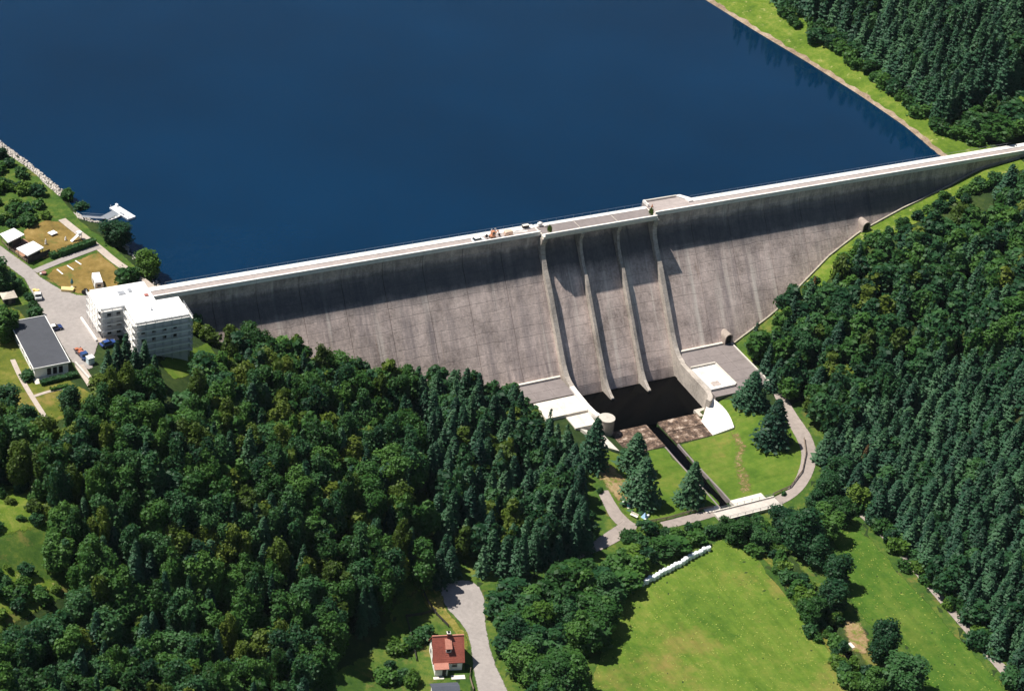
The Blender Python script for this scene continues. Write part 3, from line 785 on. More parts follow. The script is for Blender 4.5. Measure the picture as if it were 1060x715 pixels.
def quads(C, Nn, S, r, aspect=1.0):
    n = len(C)
    t = r.normal(size=(n, 3)); t -= (t*Nn).sum(1)[:, None]*Nn; t /= np.linalg.norm(t, axis=1)[:, None]+1e-9
    b = np.cross(Nn, t)
    S = S[:, None]
    a = C+t*S*.5*aspect; c = C-t*S*.5*aspect
    p = C+b*S*.5+Nn*S*.12*r.normal(size=(n, 1)); q = C-b*S*.5+Nn*S*.12*r.normal(size=(n, 1))
    V = np.stack([a, p, c, q], 1).reshape(-1, 3); F = np.arange(4*n).reshape(n, 4)
    return V, F
ico_cache = {}
def ico(sub):
    if sub not in ico_cache:
        bm = bmesh.new(); bmesh.ops.create_icosphere(bm, subdivisions=sub, radius=1.0)
        v = np.array([x.co[:] for x in bm.verts]); f = np.array([[x.index for x in q.verts]+[q.verts[2].index] for q in bm.faces]); bm.free()
        ico_cache[sub] = (v, f[:, :3])
    return ico_cache[sub]
def broadleaf(seed, R=3.4, H=13.0, base=.22, lobes=20, leaves=2600, size=.5, leaders=4):
    """crown of several leaders of unequal height, each a ragged column of leaf masses"""
    r = np.random.default_rng(seed)
    z0 = H*base; L = []
    a0 = r.uniform(0, 6.28)
    for q in range(leaders):
        a = a0+6.283*q/leaders+r.uniform(-.5, .5); d = R*r.uniform(.22, .55) if q else R*.12
        top = H*(r.uniform(.68, .95) if q else 1.0); nl = max(3, lobes//leaders)
        for k in range(nl):
            t = (k+.4)/nl; wide = (math.sin(math.pi*(.22+.70*t)))**.8
            z = z0+(top-z0)*t*.94; rad = R*(.20+.24*wide)*r.uniform(.8, 1.2)
            b = r.uniform(0, 6.28); e = R*.34*wide*r.uniform(.2, 1.0)
            L.append((d*math.cos(a)*(1+.25*t)+e*math.cos(b), d*math.sin(a)*(1+.25*t)+e*math.sin(b), z, rad))
    L = np.array(L)
    per = leaves*L[:, 3]**2/np.sum(L[:, 3]**2)
    C = []; Nn = []
    for i, (x, y, z, rad) in enumerate(L):
        n = int(per[i]*1.7); d = r.normal(size=(n, 3)); d[:, 2] += .25; d /= np.linalg.norm(d, axis=1)[:, None]
        bumpy = 1+.22*np.sin(d[:, 0]*6+seed+i)*np.sin(d[:, 1]*7+i)+r.normal(0, .17, n)
        sc = np.array([1, 1, 1.2])
        p = np.array([x, y, z])+d*rad*bumpy[:, None]*sc
        keep = np.ones(n, bool)
        for j in range(len(L)):
            if j != i: keep &= np.linalg.norm((p-L[j, :3])/sc, axis=1) > L[j, 3]*.74
        C.append(p[keep]); Nn.append((d*.8+[0, 0, .25]+r.normal(0, .45, d.shape))[keep])
    C = np.concatenate(C); Nn = np.concatenate(Nn); Nn /= np.linalg.norm(Nn, axis=1)[:, None]
    V, F = quads(C, Nn, size*r.uniform(.55, 1.5, len(C)), r, 1.25)
    iv, if_ = ico(1); vs = [V]; F3 = []; k = len(V)
    for (x, y, z, rad) in L:
        vs.append(iv*rad*.72*(1+r.uniform(-.22, .22, (len(iv), 1)))*[1, 1, 1.15]+[x, y, z]); F3.append(if_+k); k += len(iv)
    return np.concatenate(vs), F, np.concatenate(F3)
def conifer(seed, R=2.6, H=15.0, base=.08, whorls=17, per=9, droop=.32, tufts=800):
    r = np.random.default_rng(seed)
    V = []; F = []; T = []; k = 0
    for wi in range(whorls):
        t = wi/(whorls-1); z = H*(base+(1-base)*t**.94)
        rad = R*(1-t)**.82*r.uniform(.86, 1.14)+.14
        nb = max(5, int(per*(1-.45*t)))
        a0 = r.uniform(0, 6.28)
        for j in range(nb):
            a = a0+6.283*j/nb+r.uniform(-.22, .22); l = rad*r.uniform(.62, 1.25); d = np.array([math.cos(a), math.sin(a), 0]); s = np.array([-d[1], d[0], 0])
            zz = z+r.uniform(-.25, .25); wv = min(l*.62, 1.25)*r.uniform(.7, 1.15)
            dr = droop*l*r.uniform(.7, 1.3)
            # frond: keel with two drooping jagged sides and a tip
            p0 = np.array([0, 0, zz+.10]); p1 = d*l*.5+[0, 0, zz+.05*l-dr*.25]; p2 = d*l+[0, 0, zz-dr]
            e1 = d*l*.42+s*wv*.62+[0, 0, zz-dr*.55-.14*l]; e2 = d*l*.42-s*wv*.62+[0, 0, zz-dr*.55-.14*l]
            f1 = d*l*.80+s*wv*.42+[0, 0, zz-dr*1.05-.10*l]; f2 = d*l*.80-s*wv*.42+[0, 0, zz-dr*1.05-.10*l]
            V += [p0, p1, p2, e1, e2, f1, f2]
            T += [(k, k+3, k+1), (k, k+1, k+4), (k+1, k+3, k+5), (k+1, k+5, k+2), (k+1, k+6, k+4), (k+1, k+2, k+6)]
            k += 7
    V = np.array(V)
    # tufts of needles for a ragged outline
    n = tufts; t = r.uniform(0, .97, n)**1.15; a = r.uniform(0, 6.283, n); rad = (R*(1-t)**.82+.1)*r.uniform(.55, 1.1, n)
    C = np.stack([rad*np.cos(a), rad*np.sin(a), H*(base+(1-base)*t)-droop*rad*.9], 1)
    Nn = np.stack([np.cos(a)*.7, np.sin(a)*.7, np.full(n, .8)], 1)+r.normal(0, .4, (n, 3)); Nn /= np.linalg.norm(Nn, axis=1)[:, None]
    QV, QF = quads(C, Nn, r.uniform(.28, .62, n)*(R/2.6)**.5, r, 1.5)
    QF = QF+len(V)
    # dark inner cone
    m = 9; cv = [(.42*R*math.cos(6.283*i/m), .42*R*math.sin(6.283*i/m), H*(base+.02)) for i in range(m)]+[(0, 0, H*.93)]
    kk = len(V)+len(QV); T2 = [(kk+i, kk+(i+1) % m, kk+m) for i in range(m)]
    return np.concatenate([V, QV, np.array(cv)]), QF, np.array(T+T2)
def mixed_mesh(name, V, F4, F3, mat):
    me = bpy.data.meshes.new(name)
    me.vertices.add(len(V)); me.vertices.foreach_set('co', np.asarray(V, np.float32).ravel())
    idx = np.concatenate([F4.ravel(), F3.ravel()]).astype(np.int32)
    me.loops.add(len(idx)); me.loops.foreach_set('vertex_index', idx)
    st = np.concatenate([np.arange(len(F4))*4, len(F4)*4+np.arange(len(F3))*3]).astype(np.int32)
    tot = np.concatenate([np.full(len(F4), 4), np.full(len(F3), 3)]).astype(np.int32)
    me.polygons.add(len(st)); me.polygons.foreach_set('loop_start', st); me.polygons.foreach_set('loop_total', tot)
    me.update(calc_edges=True)
    if mat: me.materials.append(mat)
    return me
def trunk_mesh(name, H, r0, limbs, seed):
    r = random.Random(seed); m = MB()
    n = 7; lv = 6; v = []
    for i in range(lv+1):
        t = i/lv; rad = r0*(1-.85*t)*(1.35 if i == 0 else 1); ox, oy = .12*math.sin(seed+t*4), .12*math.cos(seed*2+t*3)
        z = -.8 if i == 0 else H*t
        v += [(ox+rad*math.cos(6.283*k/n), oy+rad*math.sin(6.283*k/n), z) for k in range(n)]
    f = [(i*n+k, i*n+(k+1) % n, (i+1)*n+(k+1) % n, (i+1)*n+k) for i in range(lv) for k in range(n)]
    m.add(v, f)
    for i in range(limbs):
        a = r.uniform(0, 6.28); z = H*r.uniform(.3, .75); l = H*r.uniform(.14, .24)
        m.bar((0, 0, z), (l*math.cos(a), l*math.sin(a), z+l*.8), r0*.45)
    me = m.mesh(name); me.materials.append(M_bark); return me
# prototypes: (vertices, quads, tris, height, radius, trunk)
PROTO = {}
def add_proto(kind, geo, H, R, tone, trunk=True):
    V, F4, F3 = geo
    me = mixed_mesh(kind+'_crown', V, F4, F3, FM[tone])
    tm = trunk_mesh(kind+'_trunk', H*.86, max(.14, H*.014), 5 if not kind.startswith('con') else 0, len(PROTO)*3+1) if trunk else None
    PROTO.setdefault((kind, tone), []).append(dict(geo=geo, me=me, tm=tm, H=H, R=R))
for tone, ks in (('green', 4), ('dark', 4), ('olive', 4), ('bright', 2)):
    for i in range(ks):
        s = hash((tone == 'green', tone == 'dark', tone == 'olive', i)) % 997+i
        add_proto('broad', broadleaf(100+11*len(PROTO)+i*7, R=3.4, H=13, lobes=22+4*(i % 3), leaves=4300, size=.41, base=.10+.05*(i % 2), leaders=(3, 5, 4, 6)[i]), 13, 3.4, tone)
for tone, ks in (('spruce', 4), ('fir', 4), ('rust', 1)):
    for i in range(ks):
        add_proto('con', conifer(300+13*len(PROTO)+i*5, R=2.7, H=12, whorls=10+i, per=9+i % 2, droop=.26), 12, 2.7, tone)
for tone in ('green', 'dark', 'bright', 'olive'):
    for i in range(2):
        add_proto('bush', broadleaf(500+17*len(PROTO)+i, R=1.8, H=3.0, base=.0, lobes=12, leaves=700, size=.42), 3.0, 1.8, tone, False)
# the broad-crowned pines on the spillway lawn
for i in range(3):
    add_proto('pine', conifer(800+i*9, R=4.6, H=15, base=.05, whorls=12, per=11, droop=.06, tufts=1100), 15, 4.6, 'fir')

LOW = {}
def low_geo(kind, tone, i):
    key = (kind, tone, i)
    if key not in LOW:
        if kind == 'broad': LOW[key] = broadleaf(900+i*7, leaves=590, size=.9, lobes=14)
        elif kind == 'bush': LOW[key] = broadleaf(940+i*5, R=1.8, H=3.0, base=0, lobes=8, leaves=200, size=.65)
        else: LOW[key] = conifer(960+i*5, R=2.7, H=12, whorls=10, per=8, droop=.26, tufts=230)
    return LOW[key]

def put_tree(kind, tone, x, y, H, R, name, label, cat, group=None, z=None, rz=None, lean=0.0):
    ps = PROTO[(kind, tone)]; p = ps[rng.integers(len(ps))]
    o = thing(name, label, cat, (x, y, (gz(x, y) if z is None else z)-.05), rng.uniform(0, 6.28) if rz is None else rz, group)
    s = H/p['H']; q = R/p['R']; o.scale = (q, q, s)
    if p['tm'] is None:
        c = link('foliage', p['me'], None, o)
    else:
        c = link('crown', p['me'], None, o); link('trunk', p['tm'], None, o)
    return o

# ---------------------------------------------------------------- forest zones: outlines of the wooded areas on the ground
ROADS = []
def zone_points(poly_px, spacing, Hr, seed, jitter=.42, rows=None, extra_no=None, topmargin=True, lowtest=.18, bbox=None):
    """candidate stems over the hillside; kept where crown top and crown foot fall inside the outline of the wood"""
    r = np.random.default_rng(seed)
    if bbox is None:
        g = np.array([atg(min(max(x, -60), 1230), min(max(y, -40), 775))[:2] for x, y in poly_px])
        x0, y0 = g.min(0)-25; x1, y1 = g.max(0)+25
    else: x0, x1, y0, y1 = bbox
    xs_ = np.arange(x0, x1, spacing); ys_ = np.arange(y0, y1, spacing*.87)
    X, Y = np.meshgrid(xs_, ys_); X = X+(np.arange(len(ys_)) % 2)[:, None]*spacing/2
    X = X+r.uniform(-1, 1, X.shape)*spacing*jitter; Y = Y+r.uniform(-1, 1, Y.shape)*spacing*jitter
    X = X.ravel(); Y = Y.ravel(); Hh = r.uniform(Hr[0], Hr[1], X.shape)
    Zg = height(X, Y, False)
    ok = np.ones(len(X), bool)
    for fr in (1.0, .55, lowtest):
        q = proj(np.stack([X, Y, Zg+Hh*fr], 1)); ok &= inpoly(q[:, 0], q[:, 1], poly_px)
    ok &= ~((X > -145) & (X < 170) & (Y > -8.5+SL*(Zg+9)-3.0) & (Y < 2))       # not inside the dam
    ok &= ~((X > -165) & (X < -136) & (Y > -33) & (Y < -5))
    for poly in NOTREE: ok &= ~inpoly(X, Y, poly)
    return X[ok], Y[ok], Hh[ok]
NOTREE = [MEADOW1, MEADOW2, LAWN, LAWN2,
          ribbon_poly(G((468, 600), (482, 612), (490, 625), (494, 645), (497, 665), (502, 690), (512, 715), (525, 745)), 12),
          ribbon_poly(G((804, 519), (818, 512), (829, 500), (836, 484), (838, 468), (832, 452), (823, 438), (815, 425)), 6.5),
          ribbon_poly(G((742, 529), (720, 536), (697, 541), (672, 550), (655, 548), (640, 537), (631, 522), (624, 508)), 5.5),
          ribbon_poly(G((652, 545), (640, 552), (622, 563)), 5),
          [(17, -28), (40, -28), (40, -52), (17, -52)], [(-24, -28), (18, -28), (18, -64), (-24, -64)], [(-36, -28), (-22, -28), (-22, -46), (-28, -46)],
          [(-165, -40), (-150, -40), (-150, -5), (-165, -5)]]
FOREST = []   # dicts: kind tone x y H R zone
def fill(zone, poly_px, spacing, Hr, kinds, seed, Rf=1.0, **kw):
    X, Y, Hh = zone_points(poly_px, spacing, Hr, seed, **kw)
    r = np.random.default_rng(seed+1)
    patch = np.sin(X*.11+seed)*np.sin(Y*.09+1.7*seed)+.6*np.sin(X*.045-Y*.06+seed)
    for x, y, h, p in zip(X, Y, Hh, patch):
        if zone == 'hedge' and x > -62 and y > -118: h *= .62
        wsum = np.array([k[2]*(1+k[3]*p) for k in kinds]).clip(.02); wsum /= wsum.sum()
        k = kinds[r.choice(len(kinds), p=wsum)]
        hh = h*k[4]; R = spacing*k[5]*Rf*r.uniform(.72, 1.34)
        FOREST.append(dict(kind=k[0], tone=k[1], x=x, y=y, H=hh, R=R, zone=zone))
# kinds: kind, tone, weight, response to patchiness, height factor, radius factor
MIX_L = [('broad', 'green', 2.4, .2, 1, .76), ('broad', 'dark', 2.0, .3, 1, .76), ('broad', 'olive', 1.1, -.7, 1.02, .70), ('con', 'fir', .9, .6, 1.0, .58), ('con', 'spruce', .6, .6, 1.02, .56)]
CON = [('con', 'fir', 1.5, .4, 1, .74), ('con', 'spruce', 1.4, -.4, 1.03, .70), ('broad', 'dark', .22, -.6, .9, .8)]
CONMIX = [('con', 'fir', 1.8, .3, 1.0, .66), ('con', 'spruce', 1.3, .2, 1.0, .64), ('broad', 'dark', .6, -.4, .92, .74), ('broad', 'olive', .25, -.8, .9, .66)]
HEDGE = [('broad', 'green', 2, .3, 1, .78), ('broad', 'dark', 1.4, .2, 1, .78), ('broad', 'bright', .4, -.6, .95, .72)]
MIX_R = [('broad', 'green', 2.2, .2, 1, .76), ('broad', 'dark', 2.2, -.2, 1, .76), ('broad', 'olive', .4, -.7, 1, .7), ('con', 'fir', .8, .5, 1.0, .62), ('con', 'spruce', .4, .5, 1.0, .6)]
Z_LEFT = [(-70, 425), (0, 408), (30, 425), (60, 422), (98, 412), (102, 385), (112, 378), (125, 372), (160, 368), (175, 392), (200, 388), (215, 350), (225, 325), (245, 336), (262, 328), (300, 343), (350, 360), (392, 366), (425, 368), (440, 480), (450, 560), (448, 598), (430, 606), (408, 622), (395, 645), (365, 672), (335, 695), (325, 800), (-70, 800), (-70, 640), (0, 652), (36, 634), (72, 615), (74, 598), (35, 588), (0, 578), (-70, 574), (-70, 560), (0, 560), (42, 554), (60, 542), (58, 520), (38, 502), (0, 498), (-70, 498)]
Z_LCON = [(425, 368), (470, 371), (520, 384), (546, 396), (560, 408), (572, 420), (586, 428), (600, 438), (606, 468), (612, 500), (622, 528), (622, 556), (600, 566), (560, 586), (520, 592), (490, 602), (470, 600), (448, 600), (450, 560), (440, 480)]
Z_HEDGE = [(502, 588), (540, 588), (575, 584), (610, 564), (640, 552), (690, 540), (735, 540), (738, 560), (700, 573), (664, 596), (648, 610), (632, 638), (612, 670), (603, 715), (598, 800), (540, 800), (516, 690), (506, 650), (496, 600)]
Z_RIGHT = [(1230, 140), (1062, 165), (1042, 178), (1032, 200), (1000, 204), (955, 221), (908, 240), (868, 258), (830, 287), (800, 312), (774, 338), (762, 370), (784, 398), (812, 412), (822, 424), (842, 446), (852, 480), (866, 458), (935, 408), (1005, 382), (1060, 360), (1230, 340)]
Z_PLANT = [(848, 470), (850, 440), (925, 376), (1000, 350), (1060, 325), (1230, 305), (1230, 770), (1080, 740), (1046, 690), (1010, 650), (965, 600), (925, 553), (895, 530), (870, 505)]
Z_FAR = [(725, -60), (797, -4), (860, 22), (885, 44), (905, 62), (945, 97), (965, 112), (990, 128), (1000, 105), (1040, 95), (1230, 80), (1230, -60)]
Z_FARB = [(990, 128), (1000, 105), (1040, 92), (1230, 75), (1230, 135), (1060, 142), (1030, 146), (1005, 148)]
fill('left', Z_LEFT, 4.6, (9, 16), MIX_L, 21, jitter=.5)
fill('leftcon', Z_LCON, 4.2, (9, 15), CONMIX, 22, jitter=.5)
fill('hedge', Z_HEDGE, 5.0, (6.5, 12), HEDGE, 23, lowtest=.1, jitter=.5)
fill('right', Z_RIGHT, 4.9, (8.5, 14), MIX_R, 24, jitter=.5)
fill('plantation', Z_PLANT, 3.9, (7, 12.5), CON, 25, jitter=.5)
fill('far', Z_FAR, 4.4, (10, 17), CON, 26, jitter=.48, bbox=(118, 340, -5, 245))
fill('farb', Z_FARB, 5.0, (6, 9.5), HEDGE, 27, bbox=(140, 260, 0, 90))

ZLAB = {'left': ('in the dense wood on the slope left of the spillway', 'trees in the wood on the left slope'),
        'leftcon': ('in the conifer stand beside the spillway basin', 'trees in the stand beside the spillway basin'),
        'hedge': ('in the thicket between the lane and the hay meadow', 'trees of the thicket beside the hay meadow'),
        'right': ('in the wood climbing the right abutment', 'trees in the wood on the right abutment'),
        'plantation': ('in the dense plantation above the valley path', 'conifers of the plantation above the valley path'),
        'far': ('in the forest above the far right lake shore', 'conifers above the far lake shore'),
        'farb': ('beside the right end of the dam crest', 'trees at the right end of the dam')}
TLAB = {'green': 'mid green', 'dark': 'dark green', 'olive': 'olive', 'bright': 'fresh green', 'spruce': 'dark green', 'fir': 'bluish green', 'rust': 'rusty brown'}
# visible size decides which ones become individuals
for t in FOREST:
    p = np.array([t['x'], t['y'], gz(t['x'], t['y'])+t['H']*.7]); q = proj(p)[0]; d = np.linalg.norm(p-CAMP)
    inside = -5 < q[0] < 1065 and -5 < q[1] < 720
    t['score'] = (t['H']*t['R']/d**2) if inside else -1.0
    t['fr'] = inside
indiv = set()
for kd, cap in (('broad', 265), ('con', 290)):
    c = sorted([i for i, t in enumerate(FOREST) if t['kind'] == kd and t['fr']], key=lambda i: -FOREST[i]['score'])
    indiv |= set(c[:cap])
# places in the picture that labels can refer to
MARKS = {'the red roofed house': (460, 668), 'the lane turning place': (478, 612), 'the scaffolding': (150, 330), 'the pier foot': (585, 395),
         'the round wall end': (632, 440), 'the access road fork': (640, 548), 'the row of bales': (698, 585), 'the upper left clearing': (20, 530),
         'the lower left clearing': (25, 612), 'the left dam foot': (300, 340), 'the left dam toe': (430, 365), 'the bottom left corner': (60, 700),
         'the loop road bend': (845, 465), 'the apron portal': (750, 352), 'the upper portal': (893, 230), 'the valley path': (990, 637), 'the dam end': (1045, 165),
         'the far lake shore': (880, 60), 'the bottom right corner': (1050, 700), 'the garden path end': (47, 432)}
def ordinal(k):
    base = ['nearest', 'second nearest', 'third nearest', 'fourth nearest', 'fifth nearest', 'sixth nearest', 'seventh nearest', 'eighth nearest', 'ninth nearest', 'tenth nearest', 'eleventh nearest', 'twelfth nearest',
            'thirteenth nearest', 'fourteenth nearest', 'fifteenth nearest', 'sixteenth nearest', 'seventeenth nearest', 'eighteenth nearest', 'nineteenth nearest', 'twentieth nearest']
    return base[k] if k < 20 else ['', '', 'twenty', 'thirty', 'forty'][(k+1)//10]+' '+['', 'first', 'second', 'third', 'fourth', 'fifth', 'sixth', 'seventh', 'eighth', 'ninth'][(k+1) % 10]+' nearest'
mass = {}; fam = {}
for i, t in enumerate(FOREST):
    if i in indiv:
        q = proj(np.array([t['x'], t['y'], gz(t['x'], t['y'])+t['H']*.6]))[0]
        mk = min(MARKS, key=lambda m: math.hypot(q[0]-MARKS[m][0], q[1]-MARKS[m][1])); dx, dy = q[0]-MARKS[mk][0], q[1]-MARKS[mk][1]
        side = ('left of' if dx < 0 else 'right of') if abs(dx) > abs(dy) else ('above' if dy < 0 else 'below')
        size = 'tall' if t['H'] > 12.5 else 'short' if t['H'] < 9.5 else 'medium'
        what = 'broadleaf tree' if t['kind'] == 'broad' else 'conifer'
        fam.setdefault((size+' '+TLAB[t['tone']]+' '+what+' '+side+' '+mk), []).append((math.hypot(dx, dy), i))
    else: mass.setdefault((t['kind'], t['tone']), []).append(t)
for lab, lst in fam.items():
    for k, (_, i) in enumerate(sorted(lst)):
        t = FOREST[i]; nm = 'broadleaf_tree' if t['kind'] == 'broad' else 'conifer_tree'
        put_tree(t['kind'], t['tone'], t['x'], t['y'], t['H'], t['R'], nm, lab+((', '+ordinal(k)) if len(lst) > 1 else ''), 'tree', ZLAB[t['zone']][1])
def mass_object(name, items, label, mat_of):
    VV = []; F4 = []; F3 = []; TT = []; k = 0; mats = []; mi4 = []; mi3 = []
    for (kind, tone), lst in items:
        mi = len(mats); mats.append(mat_of[tone])
        for t in lst:
            i = int(rng.integers(4)); V, a, b = low_geo(kind, tone, i)
            H0, R0 = {'broad': (13, 3.4), 'con': (12, 2.7), 'bush': (3.0, 1.8)}[kind]
            an = rng.uniform(0, 6.28); c, s = math.cos(an), math.sin(an); q = t['R']/R0; hz = t['H']/H0
            W = np.stack([(V[:, 0]*c-V[:, 1]*s)*q+t['x'], (V[:, 0]*s+V[:, 1]*c)*q+t['y'], V[:, 2]*hz+gz(t['x'], t['y'])], 1)
            VV.append(W); F4.append(a+k); F3.append(b+k); TT.append(np.full(len(W), rng.uniform(0, 1))); k += len(W)
            mi4.append(np.full(len(a), mi)); mi3.append(np.full(len(b), mi))
    me = mixed_mesh(name, np.concatenate(VV), np.concatenate(F4), np.concatenate(F3), None)
    for m in mats: me.materials.append(m)
    me.polygons.foreach_set('material_index', np.concatenate(mi4+mi3).astype(np.int32))
    at_ = me.attributes.new('tint', 'FLOAT', 'POINT'); at_.data.foreach_set('value', np.concatenate(TT).astype(np.float32))
    o = link(name, me); return tag(o, label, 'forest', kind='stuff')
mass_object('conifer_forest', [(k, v) for k, v in mass.items() if k[0] == 'con'], 'dense dark conifer forest covering the far slopes', FMA)
mb_ = [(k, v) for k, v in mass.items() if k[0] == 'broad']
if mb_: mass_object('broadleaf_forest', mb_, 'dense broadleaf woodland filling the slopes between the single trees', FMA)

# ---------------------------------------------------------------- trees and shrubs one can point at
def T(kind, tone, px, py, H, R, name, label, cat='tree', group=None):
    p = atg(px, py); return put_tree(kind, tone, p[0], p[1], H, R, name, label, cat, group)
T('pine', 'fir', 612, 482, 17, 5.0, 'pine_tree', 'tall pine with brownish lower branches beside the round wall end')
T('pine', 'fir', 655, 487, 13.5, 5.6, 'pine_tree', 'broad pine standing nearest the end sill on the left lawn')
T('pine', 'fir', 662, 519, 16, 6.2, 'pine_tree', 'large broad pine shading the picnic bench by the access road')
T('pine', 'fir', 713, 521, 15, 4.6, 'pine_tree', 'lone pine standing close to the outlet channel')
T('pine', 'fir', 776, 419, 12.5, 5.6, 'pine_tree', 'bushy pine beside the corner of the right apron')
T('pine', 'fir', 798, 458, 16, 5.8, 'pine_tree', 'pine on the right lawn inside the bend of the loop road')
T('con', 'rust', 838, 316, 11, 1.9, 'conifer_tree', 'rust coloured dying conifer at the edge of the right wood')
T('con', 'rust', 892, 488, 10, 1.7, 'conifer_tree', 'rust coloured dying conifer near the lower edge of the plantation')
T('con', 'fir', 1040, 205, 13, 4.2, 'conifer_tree', 'wide spreading conifer close below the right end of the dam')
T('broad', 'dark', 120, 254, 8.5, 4.3, 'broadleaf_tree', 'round dark green tree on the shore behind the moored boat')
T('broad', 'bright', 153, 285, 8.5, 4.2, 'broadleaf_tree', 'fresh green tree on the shore at the left end of the dam')
T('bush', 'green', 133, 291, 4.2, 3.6, 'shrub', 'low spreading shrub behind the scaffolded building roof', 'shrub')
T('bush', 'green', 70, 206, 3.4, 2.2, 'shrub', 'round shrub at the end of the stone shore lining', 'shrub')
T('bush', 'dark', 83, 218, 2.6, 2.5, 'shrub', 'low dark shrub beside the gangway landing', 'shrub')
# by the stream and the fields
for (px, py, H, R, tone, lab) in [
    (828, 570, 15, 6.2, 'dark', 'very large dark round tree at the top of the lower meadow'),
    (843, 582, 9.5, 4.2, 'dark', 'dark tree at the corner of the lower meadow behind the very large one'),
    (863, 608, 11, 4.0, 'dark', 'upper of the pair of dark trees on the left edge of the lower meadow'),
    (856, 630, 10, 4.4, 'dark', 'lower of the pair of dark trees on the left edge of the lower meadow'),
    (839, 643, 8.5, 3.6, 'green', 'green tree on the stream bank opposite the hay meadow corner'),
    (914, 682, 13, 4.2, 'dark', 'dark upright tree at the lower left edge of the lower meadow'),
    (930, 712, 11, 5.6, 'dark', 'broad dark tree at the bottom edge of the lower meadow'),
    (902, 715, 8.5, 3.6, 'green', 'green tree above the lower stream near the bottom edge'),
    (810, 552, 9, 4.6, 'dark', 'dark tree overhanging the right end of the road bridge'),
    (851, 556, 11, 4.8, 'green', 'green tree right of the very large dark tree'),
    (868, 540, 8, 3.8, 'green', 'green tree above the top end of the lower meadow'),
    (856, 516, 9, 3.8, 'dark', 'dark tree in the fork of the loop road and the valley path'),
    (884, 524, 8, 3.6, 'bright', 'fresh green tree between the plantation and the valley path top'),
    (843, 528, 7, 3.4, 'dark', 'dark tree just below the loop road'),
    (866, 500, 10, 3.6, 'dark', 'dark tree at the plantation corner beside the loop road'),
    (763, 560, 7.5, 3.8, 'green', 'green tree in front of the road bridge'),
    (783, 566, 6.5, 3.0, 'dark', 'dark bushy tree at the top corner of the hay meadow'),
    (748, 551, 6.0, 2.8, 'green', 'small green tree between the road and the top of the hay meadow')]:
    T('broad', tone, px, py, H, R, 'broadleaf_tree', lab)
ORDL = ['first', 'second', 'third', 'fourth', 'fifth', 'sixth', 'seventh', 'eighth', 'ninth', 'tenth', 'eleventh', 'twelfth', 'thirteenth', 'fourteenth', 'fifteenth', 'sixteenth', 'seventeenth', 'eighteenth', 'nineteenth', 'twentieth']
ORDL += ['twenty '+o for o in ORDL[:9]]+['thirtieth']+['thirty '+o for o in ORDL[:9]]+['fortieth']+['forty '+o for o in ORDL[:9]]+['fiftieth']+['fifty '+o for o in ORDL[:9]]
def bushes(pts, labels, group, tone_cycle=('green', 'bright', 'dark'), sz=(2.2, 3.8)):
    for i, (px, py) in enumerate(sorted(pts)):
        k = rng.uniform(*sz)
        T('bush', tone_cycle[i % len(tone_cycle)], px+rng.normal(0, .6), py+rng.normal(0, 1), k, k*rng.uniform(.62, .9), 'shrub', labels+', '+ORDL[i]+' from the left', 'shrub', group)
def scatter(poly, n, seed, dmin):
    r = np.random.default_rng(seed); P = np.array(poly); o = []
    for _ in range(4000):
        q = r.uniform(P.min(0), P.max(0))
        if inpoly(q[0], q[1], poly) and all(math.hypot(q[0]-a, q[1]-b) > dmin for a, b in o): o.append((float(q[0]), float(q[1])))
        if len(o) >= n: break
    return o
bushes([(798, 570), (806, 582), (812, 594), (820, 600), (824, 614), (830, 622), (838, 656), (846, 662), (868, 690), (873, 697), (876, 708), (788, 552), (800, 556), (896, 696), (884, 712)], 'leafy shrub on the stream bank by the hay meadow', 'shrubs along the stream')
bushes([(872, 530), (886, 528), (900, 540), (912, 546), (922, 560), (930, 572), (938, 566), (948, 580), (950, 592), (960, 602), (972, 612), (980, 628), (990, 628), (1003, 640), (1012, 655), (1020, 668), (1026, 676), (1046, 706), (1010, 668), (905, 530), (895, 528), (918, 552), (934, 588), (966, 590)], 'leafy shrub along the valley path', 'shrubs along the valley path', ('bright', 'green', 'green', 'dark'), (2.6, 5.0))
bushes(scatter([(792, -4), (806, -4), (850, 28), (880, 48), (905, 66), (945, 98), (970, 116), (1000, 130), (1030, 134), (1024, 146), (998, 150), (975, 138), (950, 122), (925, 100), (895, 76), (868, 58), (835, 36), (808, 18)], 56, 9, 7), 'grey green shrub above the lake shore bank', 'shrubs above the far lake shore', ('green', 'dark', 'green'), (2.4, 5.2))
bushes([(978, 205), (995, 202), (1005, 198), (1012, 193), (1022, 196), (985, 212), (1000, 210), (1030, 190), (962, 220), (948, 226), (935, 236), (972, 218), (920, 242), (905, 252), (890, 262)], 'small shrub on the grass below the dam end', 'shrubs below the right end of the dam', ('dark', 'green'), (2.4, 4.2))
bushes([(212, 340), (222, 338), (204, 346), (215, 352), (232, 346), (198, 340), (240, 352), (206, 330)], 'leafy shrub right of the scaffolded building', 'shrubs at the left foot of the dam', ('dark', 'olive', 'green'), (3.0, 5.5))
bushes(scatter([(-22, 165), (4, 160), (24, 186), (44, 206), (62, 222), (52, 228), (24, 236), (0, 236), (-22, 240)], 32, 5, 6.5), 'bramble shrub above the white roofed kiosks', 'shrubs above the kiosks', ('green', 'bright', 'dark'), (1.6, 3.6))
bushes([(36, 318), (30, 309), (24, 302), (38, 326), (20, 296), (12, 290), (4, 320), (2, 336), (12, 328)], 'clipped shrub between the garden hut and car park', 'shrubs beside the car park', ('dark', 'green'), (1.6, 2.4))
bushes([(410, 672), (404, 690), (420, 700), (412, 705), (398, 704), (428, 706), (440, 660), (430, 668)], 'garden shrub beside the red roofed house', 'shrubs around the red roofed house', ('green', 'dark', 'bright'), (1.8, 3.4))
bushes([(645, 470), (622, 510), (812, 512), (690, 549)], 'low shrub beside the access road', 'shrubs beside the access road', ('green', 'dark'), (1.0, 1.8))
